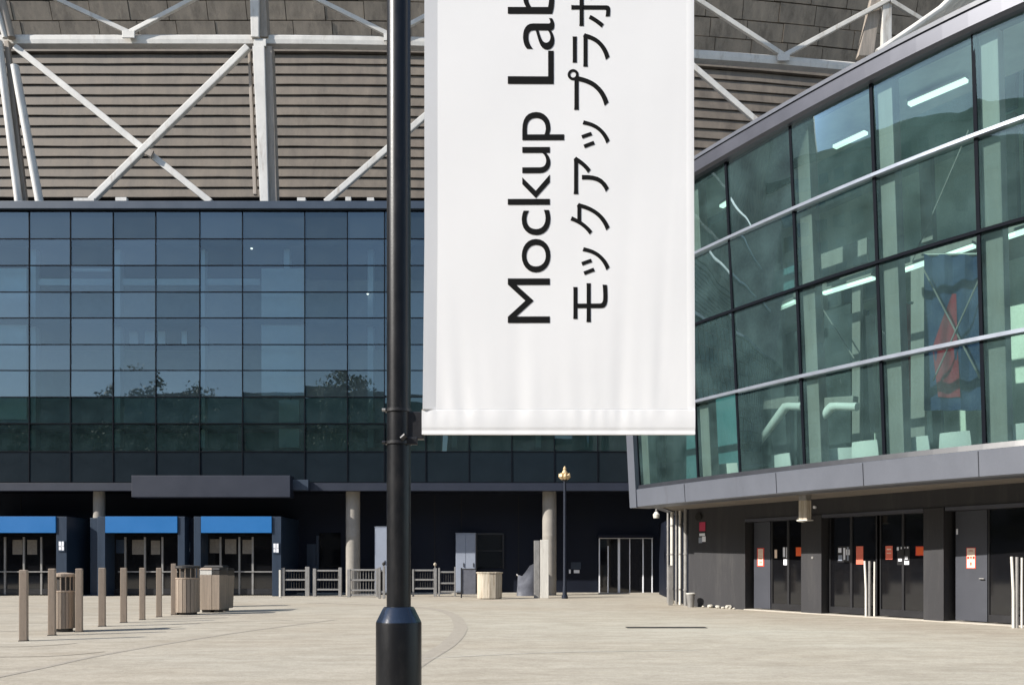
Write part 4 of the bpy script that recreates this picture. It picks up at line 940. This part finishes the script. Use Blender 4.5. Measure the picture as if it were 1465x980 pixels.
# ------------------------------------------------------------------ bollards and bins on the left
bl = [(31, 815, 917, 12.2, 'leftmost and nearest tan square bollard, tallest in view'), (72, 813, 909, 11, 'second tan bollard from left, just left of the slatted bin'), (111, 813, 904, 10.6, 'third tan bollard from left, just right of the slatted bin'),
      (144, 812, 896, 10.5, 'fourth tan bollard from left, standing alone in the row'), (175, 812, 890.5, 9.8, 'fifth tan bollard from left in the receding row'), (202, 812, 886.5, 8.8, 'sixth tan bollard from left, second before the large bin'), (226, 812, 882.5, 8.6, 'seventh tan bollard with rounded top, second left of the large bin'), (247, 806, 879.5, 8.0, 'last tan bollard touching the left side of large bin')]
for x, y0, y1, wpx, lab in bl:
    z = gz(y1); hw = wpx * z / F / 2; h = Zh(y0, z); xm = X(x, z)
    t = thing('bollard', lab, 'bollard', (xm, z, 0), 'row of tan square bollards')
    an = .30; ca, sa = math.cos(an), math.sin(an); hw /= (ca + sa * .9) * .96
    def sq(s_, zz_): return [Vector((xm + (i * ca - j * sa) * s_, z + hw + (i * sa + j * ca) * s_, zz_)) for i, j in ((-1, -1), (1, -1), (1, 1), (-1, 1))]
    MB().hexa(sq(hw, 0), sq(hw * .97, h - .03)).build('post', M['tan_metal'], t, bevel=.012)
    b = MB().hexa(sq(hw * 1.0, h - .028), sq(hw * .9, h)); b.build('cap', M['tan_metal'], t, bevel=.012)
    MB().hexa(sq(hw * 1.12, 0), sq(hw * 1.1, .015)).build('base_plate', M['bin_dark'], t)
def slat_bin(label, xm_px, wpx, ytop, ycage, ybase, n=10, group='litter bins by the bollards', knob=False):
    z = gz(ybase); r = wpx * z / F / 2; z += r * .8; xm = X(xm_px, z); h = Zh(ytop, z); hc = Zh(ycage, z)
    t = thing('litter_bin', label, 'litter bin', (xm, z, 0), group)
    MB().lathe(xm, z, [(r * .82, 0), (r * .82, .08)], n).build('foot', M['bin_dark'], t)
    b = MB()
    for i in range(n * 2):                               # upright slats
        a0 = 2 * math.pi * (i + .06) / (n * 2); a1 = 2 * math.pi * (i + .94) / (n * 2)
        q = [Vector((xm + rr * math.cos(a), z + rr * math.sin(a), .07)) for rr, a in ((r, a0), (r, a1), (r - .025, a1), (r - .025, a0))]
        b.hexa(q, [p + Vector((0, 0, hc - .07)) for p in q])
    b.build('slats', M['tan_slat'], t)
    MB().lathe(xm, z, [(r - .028, .09), (r - .028, hc - .02)], 24).build('liner', M['bin_dark'], t)
    MB().lathe(xm, z, [(r * .98, hc), (r * 1.02, hc + .01), (r * 1.02, hc + .035), (r * .96, hc + .04)], 24).build('rim', M['tan_metal'], t)
    b = MB()
    for i in range(14):
        a = 2 * math.pi * i / 14; b.tube([(xm + r * .93 * math.cos(a), z + r * .93 * math.sin(a), hc + .03), (xm + r * .93 * math.cos(a), z + r * .93 * math.sin(a), h - .06)], .012, 6)
    b.build('cage_bars', M['tan_metal'], t)
    MB().lathe(xm, z, [(r * .7, hc + .02), (r * .72, h - .08)], 20).build('inner_drum', M['bin_dark'], t)
    MB().lathe(xm, z, [(r * 1.0, h - .07), (r * 1.04, h - .06), (r * 1.03, h - .01), (r * .9, h + .0), (r * .2, h + .02)], 24).build('lid', M['tan_metal'] if not knob else M['bin_dark'], t)
    return t
slat_bin('round slatted bin with barred top between second and third bollards', 91, 30, 820, 847, 904)
t = slat_bin('large round slatted bin with dark caged top, left of the bin cluster', 267.5, 35, 809, 828, 879.5, knob=True)
def box_bin(label, x0, x1, ytop, ybase, dark, lean=0, dp=.5):
    z = gz(ybase); h = Zh(ytop, z); xa, xb = X(x0, z), X(x1, z); t = thing('recycling_bin', label, 'recycling bin', ((xa + xb) / 2, z, 0), 'box bins clustered beside the large bin')
    b = MB(); L_ = Vector((lean, 0, 0)); D = Vector((.06, dp, 0))
    q = [Vector((xa, z, .08)), Vector((xb, z, .08)), Vector((xb, z, .08)) + D, Vector((xa, z, .08)) + D]
    hb = h * .84
    b.hexa(q, [p + L_ + Vector((0, 0, hb - .08)) for p in q]); b.build('body', M['tan_slat'], t, bevel=.015)
    q2 = [p + L_ + Vector((0, 0, hb - .075)) for p in q]; q2 = [p + Vector((0, 0, 0)) for p in q2]
    c_ = sum((p for p in q2), Vector()) / 4; q2 = [c_ + (p - c_) * .96 for p in q2]
    MB().hexa(q2, [p + L_ * .1 + Vector((0, 0, .14)) for p in q2]).build('top_band', M['white_panel'] if not dark else M['bin_dark'], t, bevel=.012)
    q3 = [c_ + (p - c_) * 1.08 + Vector((0, 0, .143)) for p in q2]
    MB().hexa(q3, [c_ + (p - c_) * .9 + Vector((0, 0, .20)) for p in q2]).build('lid', M['tan_metal'] if not dark else M['bin_dark'], t, bevel=.012)
    MB().box(xa + .05, xb - .05, z + .05, z + dp - .05, 0, .079).build('plinth', M['bin_dark'], t)
box_bin('plain tan box bin in the middle of the bin cluster', 285.5, 303, 812, 876, False)
box_bin('narrow tan bin with dark top, right of the plain box bin', 303.5, 314, 812, 876, True, .0)
box_bin('dark squat bin standing behind the two tan box bins', 291, 319, 808, 868, True, 0, .4)
box_bin('rightmost bin of the cluster, leaning outward at its top', 314.5, 323.5, 813, 874, True, .04, .45)

# ------------------------------------------------------------------ barriers, cabinets and lamp before the stadium wall
def barrier(label, x0, x1, yt, yb, rails=(816, 829, 843), bars=0, m='galv', wl=4.5, wr=6):
    z = gz(yb); t = thing('crowd_barrier', label, 'barrier', (X((x0 + x1) / 2, z), z, 0), 'metal barriers along the stadium wall')
    for xa, xb, top in ((x0, x0 + wl, yt), (x1 - wr, x1, yt - 1.5)):
        MB().box(X(xa, z), X(xb, z), z - .06, z + .06, 0, Zh(top, z)).build('post', M[m], t, bevel=.012)
    for y in rails:
        zz_ = Zh(y, z); MB().box(X(x0 + wl, z) - .01, X(x1 - wr, z) + .01, z - .03, z + .03, zz_ - .035, zz_ + .035).build('rail', M[m], t, bevel=.01)
    bars = bars or 8
    if bars:
        b = MB()
        for i in range(bars):
            xx = X(x0 + wl + (x1 - x0 - wl - wr) * (i + .5) / bars, z); b.tube([(xx, z + .04, Zh(rails[-1], z)), (xx, z + .04, Zh(rails[0], z))], .012, 6)
        b.build('infill_bars', M['bin_dark'] if m == 'galv' and not wl == 4.5 or bars == 8 else M[m], t)
    return t
barrier('leftmost three rail metal barrier beside the rightmost blue entrance', 403, 443, 812, 852.5)
z = 34.6; t = thing('gate_post', 'thin pale gate post at the left end of barriers', 'post', (X(400.5, z), z, 0)); MB().box(X(399.3, z), X(401.9, z), z - .04, z + .04, 0, Zh(815, z)).build('post', M['white_panel'], t, bevel=.01); MB().box(X(398.9, z), X(402.3, z), z - .055, z + .055, 0, .02).build('base_plate', M['galv'], t)
barrier('second three rail metal barrier from left', 448, 489, 813, 853, wl=4.5, wr=4.5)
barrier('third metal barrier with infill bars, before the round column', 497, 541, 814, 854, wl=4.5, wr=3.5, rails=(815, 829.5, 844, 851), bars=9)
barrier('short pale barrier end stack just left of lamp post', 541.5, 551, 811, 856, rails=(816, 846), wl=3.2, wr=3.2)
barrier('metal barrier just right of the lamp post', 590, 625, 814, 853, rails=(815.5, 829, 841.5), wl=2.5, wr=4.5)
barrier('barred metal gate barrier left of the double cabinet', 627, 652, 812, 853, rails=(818, 834, 846), bars=6, wl=2.5, wr=2)
def knob(x, y, z, lab):
    q = P(x, y, z); t = thing('post_lamp', lab, 'lamp', q, 'small knob lamps on barrier posts'); MB().lathe(q.x, q.y, [(.02, q.z - .12), (.02, q.z)], 10).build('stem', M['galv'], t); MB().lathe(q.x, q.y, [(.03, q.z), (.07, q.z + .05), (.07, q.z + .1), (.02, q.z + .15)], 14).build('knob', M['stone'] if x > 600 else M['bin_dark'], t, smooth=True)
knob(549, 809, gz(856), 'dark round knob on barrier end left of lamp post'); knob(622.5, 809.5, gz(853), 'pale round knob on barrier post right of lamp post')
# tall grey cabinets
def cabinet(label, x0, x1, y0, yb, m, split, dp=.6, grp='tall cabinets along the stadium wall', base=True):
    z = gz(yb); t = thing('cabinet', label, 'cabinet', (X((x0 + x1) / 2, z), z, 0), grp); xa, xb = X(x0, z), X(x1, z); h = Zh(y0, z)
    MB().box(xa, xb, z, z + dp, .1, h).build('body', M[m], t, bevel=.012); MB().box(xa + .04, xb - .04, z + .04, z + dp - .02, 0, .099).build('plinth', M['bin_dark'], t)
    n = 2 if split else 1
    for i in range(n):
        a_, b_ = xa + .02 + (xb - xa - .02) * i / n, xa + (xb - xa - .02) * (i + 1) / n
        d_ = MB().box(a_, b_, z - .022, z - .002, .16, h - .04).build('door', M[m], t, bevel=.006)
        MB().box(b_ - .10, b_ - .07, z - .05, z - .022, h * .45, h * .45 + .18).build('handle', M['bin_dark'], d_)
    MB().box(xa - .015, xb + .015, z - .02, z + dp, h, h + .03).build('top', M[m], t, bevel=.006)
cabinet('blue grey double door cabinet right of the barriers', 652, 680.5, 763, 850, 'cabinet', True)
cabinet('single pale cabinet half hidden behind lamp post', 536, 554, 754, 851, 'cabinet', False)
# hoarding: perforated low screen left of planter
z = gz(855); t = thing('mesh_screen', 'low grey mesh screen with black post between cabinet and planter', 'screen', (X(668, z), z, 0))
MB().box(X(661, z), X(680.5, z), z, z + .03, .15, Zh(814, z)).build('panel', M['tarp'], t); MB().box(X(659.2, z), X(661, z), z - .03, z + .05, 0, Zh(812, z)).build('post', M['black_frame'], t); MB().box(X(659.5, z), X(680.5, z), z - .02, z + .05, Zh(814, z) + .002, Zh(813, z)).build('top_rail', M['bin_dark'], t)
# planter drum
z = gz(857); xa, xb = X(681, z), X(719, z); xm = (xa + xb) / 2; r = (xb - xa) / 2; z += r * .7
t = thing('planter', 'wide pale stone drum planter standing before the dark window', 'planter', (xm, z, 0)); h = Zh(818, z)
MB().lathe(xm, z, [(r * .94, .03), (r * .96, h - .06), (r * .9, h - .06)], 12, .7).build('drum', M['stone'], t, bevel=.01); MB().lathe(xm, z, [(r * 1.0, h - .058), (r * 1.03, h - .04), (r * 1.03, h), (r * .88, h), (r * .86, h - .05)], 12, .7).build('rim', M['stone'], t, bevel=.006)
MB().lathe(xm, z, [(r * .85, h - .06), (r * .5, h - .03), (r * .1, h - .02)], 12, .7).build('soil', M['bin_dark'], t); MB().lathe(xm, z, [(r * .7, 0), (r * .7, .029)], 12, .7).build('foot', M['bin_dark'], t)
# white panels leaning on column
z = gz(855.5); t = thing('panel_stack', 'two upright dirty white panels standing against the round column', 'panels', (X(776, z), z, 0))
MB().box(X(764, z), X(772.3, z), z + .02, z + .3, 0, Zh(773, z)).build('panel', M['galv'], t, bevel=.02, label='narrower speckled grey panel')
MB().box(X(773, z), X(785, z), z, z + .28, 0, Zh(772, z)).build('panel', M['white_panel'], t, bevel=.02, label='broader clean cream panel')
# tarpaulin heap
z0 = 36.6; t = thing('tarpaulin_heap', 'grey crumpled tarpaulin heap left of the white panels', 'tarpaulin', (X(750, z0), z0, 0))
b = MB(); prof = [(739, 853), (741, 822), (747, 824), (752, 818), (758, 809), (764, 806), (768, 812), (770, 853)]; NV = 8
for side in (0, 1):
    for j, (x, y) in enumerate(prof):
        for i in range(NV + 1):
            s_ = i / NV; q = P(x, 853 + (y - 853) * s_, z0); q.z = max(0, q.z * s_ if i == 0 else q.z); dd = .55 * math.sin(math.pi * min(1, .15 + j / 8)) * (1 - .75 * s_) + random.uniform(-.05, .05)
            q.y += dd * (1 if side else -1) * .6; b.v.append(q)
np_ = len(prof) * (NV + 1)
for side in (0, 1):
    for j in range(len(prof) - 1):
        for i in range(NV):
            p = side * np_ + j * (NV + 1) + i; b.f.append((p, p + NV + 1, p + NV + 2, p + 1))
for j in range(len(prof) - 1):
    p = j * (NV + 1) + NV; b.f.append((p, p + NV + 1, np_ + p + NV + 1, np_ + p))
for j in (0, len(prof) - 1):
    for i in range(NV): p = j * (NV + 1) + i; b.f.append((p, p + 1, np_ + p + 1, np_ + p))
b.build('cover', M['tarp'], t, smooth=True)
MB().tube([P(739, 821, z0), P(741, 823, z0), P(748, 825, z0), P(753, 819, z0), P(762, 808, z0)], .03, 8).build('rope', M['white_panel'], t)
# wall lettering sign near lamp: small pale squiggle sign
t = thing('wall_sign', 'small teal and white pictogram sign on navy wall right of the lantern', 'sign', P(821, 818, ZR - .02), )
for x0, x1, y0, y1, m in ((817, 831, 804, 814, 'navy_panel'), (814, 816.5, 814.5, 820, 'paper'), (821, 829, 815, 819.5, 'paper')):
    pbox(x0, x1, y0, y1, ZR - .03, ZR - .015).build('symbol' if m == 'paper' else 'plate', M[m], t)
# rock pile seen by the glazed doors
for i, (x, y, s_) in enumerate(((848, 832, .2), (862, 833, .16), (873, 833, .15), (896, 833, .14))): pass
# lantern post with gilded head
z = gz(856); xm = X(808, z); r = 2.4 * z / F; t = thing('lantern_post', 'slim navy lantern post with gilded leaf shaped head by the column', 'lantern post', (xm, z, 0)); h = Zh(688, z)
MB().lathe(xm, z, [(r * 1.9, 0), (r * 1.9, .1), (r * 1.4, .14), (r * 1.15, .5), (r, .55), (r * .85, h)], 20).build('post', M['lamp_navy'], t, smooth=True)
MB().lathe(xm, z, [(r * 1.2, h), (r * 1.9, h + .05), (r * 2.2, h + .12), (r * .8, h + .16)], 20).build('collar', M['bin_dark'], t, smooth=True)
for i in range(7):
    a = 2 * math.pi * i / 7 + .3; tip = Vector((xm + .22 * math.cos(a), z + .22 * math.sin(a), h + .30)); 
    MB().tube([(xm, z, h + .1), (xm + .10 * math.cos(a), z + .10 * math.sin(a), h + .12), (xm + .19 * math.cos(a), z + .19 * math.sin(a), h + .2), tip], [.03, .085, .075, .015], 8).build('gilded_leaf', M['gold'], t, smooth=True)
MB().lathe(xm, z, [(.04, h + .14), (.10, h + .22), (.13, h + .32), (.06, h + .44), (.075, h + .50), (.01, h + .60)], 16).build('finial', M['gold'], t, smooth=True)
# thin dark strip painting a cast shadow on the paving right of centre
za_ = gz(897.5); t = thing('shadow_streak', 'long thin dark strip painting a cast shadow on the paving right of centre', 'shadow streak', (X(952, za_), za_, 0))
MB().box(X(896, za_), X(1010, za_), za_ - .16, za_ + .16, .003, .009).build('streak_base', M['gap_dark'], t)
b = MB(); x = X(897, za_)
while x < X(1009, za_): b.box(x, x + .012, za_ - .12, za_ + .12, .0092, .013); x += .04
b.build('streak_bars', M['bin_dark'], t)

# ------------------------------------------------------------------ what stands behind the camera (mirrored in the facade glass), plus an added sky blocker
ob = thing('office_block', 'long dark low block across the square, mirrored in stadium glass', 'building', (-28, -30, 0))
MB().box(-75, -9, -44, -30, 0, 21).build('wall', M['brick'], ob); MB().box(-76, -8, -45, -29.4, 21, 21.9).build('roof', M['gap_dark'], ob)
for fl_ in range(5):
    for i in range(13):
        x = -73 + i * 5; q = MB().box(x, x + 3.6, -29.98, -29.9, 1.2 + fl_ * 3.6, 3.4 + fl_ * 3.6).build('window', M['dark_glass'], ob)
ob2 = thing('pale_block', 'pale block right of the dark block, mirrored in stadium glass', 'building', (30, -30, 0))
MB().box(-7.5, 60, -46, -32, 0, 17.5).build('wall', M['pale_stone'], ob2); MB().box(-7.4, 60.5, -46.5, -31.6, 17.5, 18.2).build('roof', M['gap_dark'], ob2)
for fl_ in range(4):
    for i in range(11): x = 0 + i * 5.3; MB().box(x, x + 3.4, -31.98, -31.9, 1.2 + fl_ * 3.7, 3.4 + fl_ * 3.7).build('window', M['dark_glass'], ob2)
ob3 = thing('sky_blocker', 'tall brown slab added out of view left of the plaza to keep sky out of pavilion glass', 'building', (-100, -5, 0))  # unseen block, added and sized so the pavilion glass mirrors less sky
MB().box(-111.5, -95.5, 22, 60.2, 43.5, 62).build('blocker_upper_wall', M['brick'], ob3); MB().box(-112, -95, -40, 60, 0, 43).build('wall', M['brick'], ob3); MB().box(-112.5, -94.5, -40.5, 60.5, 43, 44).build('roof', M['gap_dark'], ob3)  # upper part added to close a gap of mirrored sky
b = MB()
for fl_ in range(13):
    for i in range(17): b.box(-95.1, -94.92, -38.5 + i * 4.15, -36 + i * 4.15, 1.3 + fl_ * 3.2, 3.0 + fl_ * 3.2)
o = b.build('window', M['dark_glass'], ob3, kind='stuff')
def tree(label, x, y, h, cw, seed):
    rg = random.Random(seed); t = thing('tree', label, 'tree', (x, y, 0), 'trees round the square')
    b = MB(); b.tube([(x, y, 0), (x + .1, y, h * .25), (x - .1, y + .1, h * .6), (x, y, h * .85)], [.32, .26, .16, .05], 10)
    for i in range(6):
        a = rg.uniform(0, 6.3); z0_ = h * rg.uniform(.3, .6); b.tube([(x, y, z0_), (x + cw * .35 * math.cos(a), y + cw * .35 * math.sin(a), z0_ + h * .12), (x + cw * .7 * math.cos(a), y + cw * .7 * math.sin(a), z0_ + h * .3)], [.12, .08, .03], 7)
    b.build('trunk', M['bark'], t, smooth=True)
    b = MB(); cl_ = []
    for i in range(60 if y < -20 else 34):
        a = rg.uniform(0, 6.3); rr = cw * math.sqrt(rg.random()) ; zz_ = h * rg.uniform(.32, 1.0); rr *= math.sin(min(1, (1.05 - zz_ / h) * 1.9 + .15) * 1.57)
        cl_.append((Vector((x + rr * math.cos(a), y + rr * math.sin(a), zz_)), rg.uniform(.5, 1.2)))
    for c_, s_ in cl_:
        for i in range(140 if y < -20 else 80):
            p = c_ + Vector((rg.gauss(0, s_ * .6), rg.gauss(0, s_ * .6), rg.gauss(0, s_ * .45))); u = Vector((rg.gauss(0, 1), rg.gauss(0, 1), rg.gauss(0, 1))).normalized() * rg.uniform(.12, .26); v = u.orthogonal().normalized() * rg.uniform(.08, .18)
            b.v += [p - u, p + v, p + u, p - v]; n_ = len(b.v); b.f.append((n_ - 4, n_ - 3, n_ - 2, n_ - 1))
    b.build('crown', M['leaf'], t)
for i, (x, y, h, cw, lab) in enumerate(((-44, -24, 22.5, 4.2, 'tallest leafy tree mirrored in left part of stadium glass'), (-37, -25, 22, 3.6, 'round leafy tree mirrored beside the tallest tree'), (-20, -26, 22.5, 4.5, 'broad leafy tree mirrored right of centre'), (-58, -26, 20.5, 4, 'short leafy tree mirrored far left in stadium glass'),
        (-52, 2, 13, 5, 'tree left of the plaza nearest the camera side'), (-54, 12, 14, 5, 'second tree along left side of the plaza'), (-50, 20, 12, 4.5, 'third tree along left side of the plaza'), (-55, -6, 13, 5, 'fourth tree along left side, behind the camera'), (-58, -14, 13, 5, 'fifth tree along left side, behind the camera'))):
    tree(lab, x, y, h, cw, 11 + i)
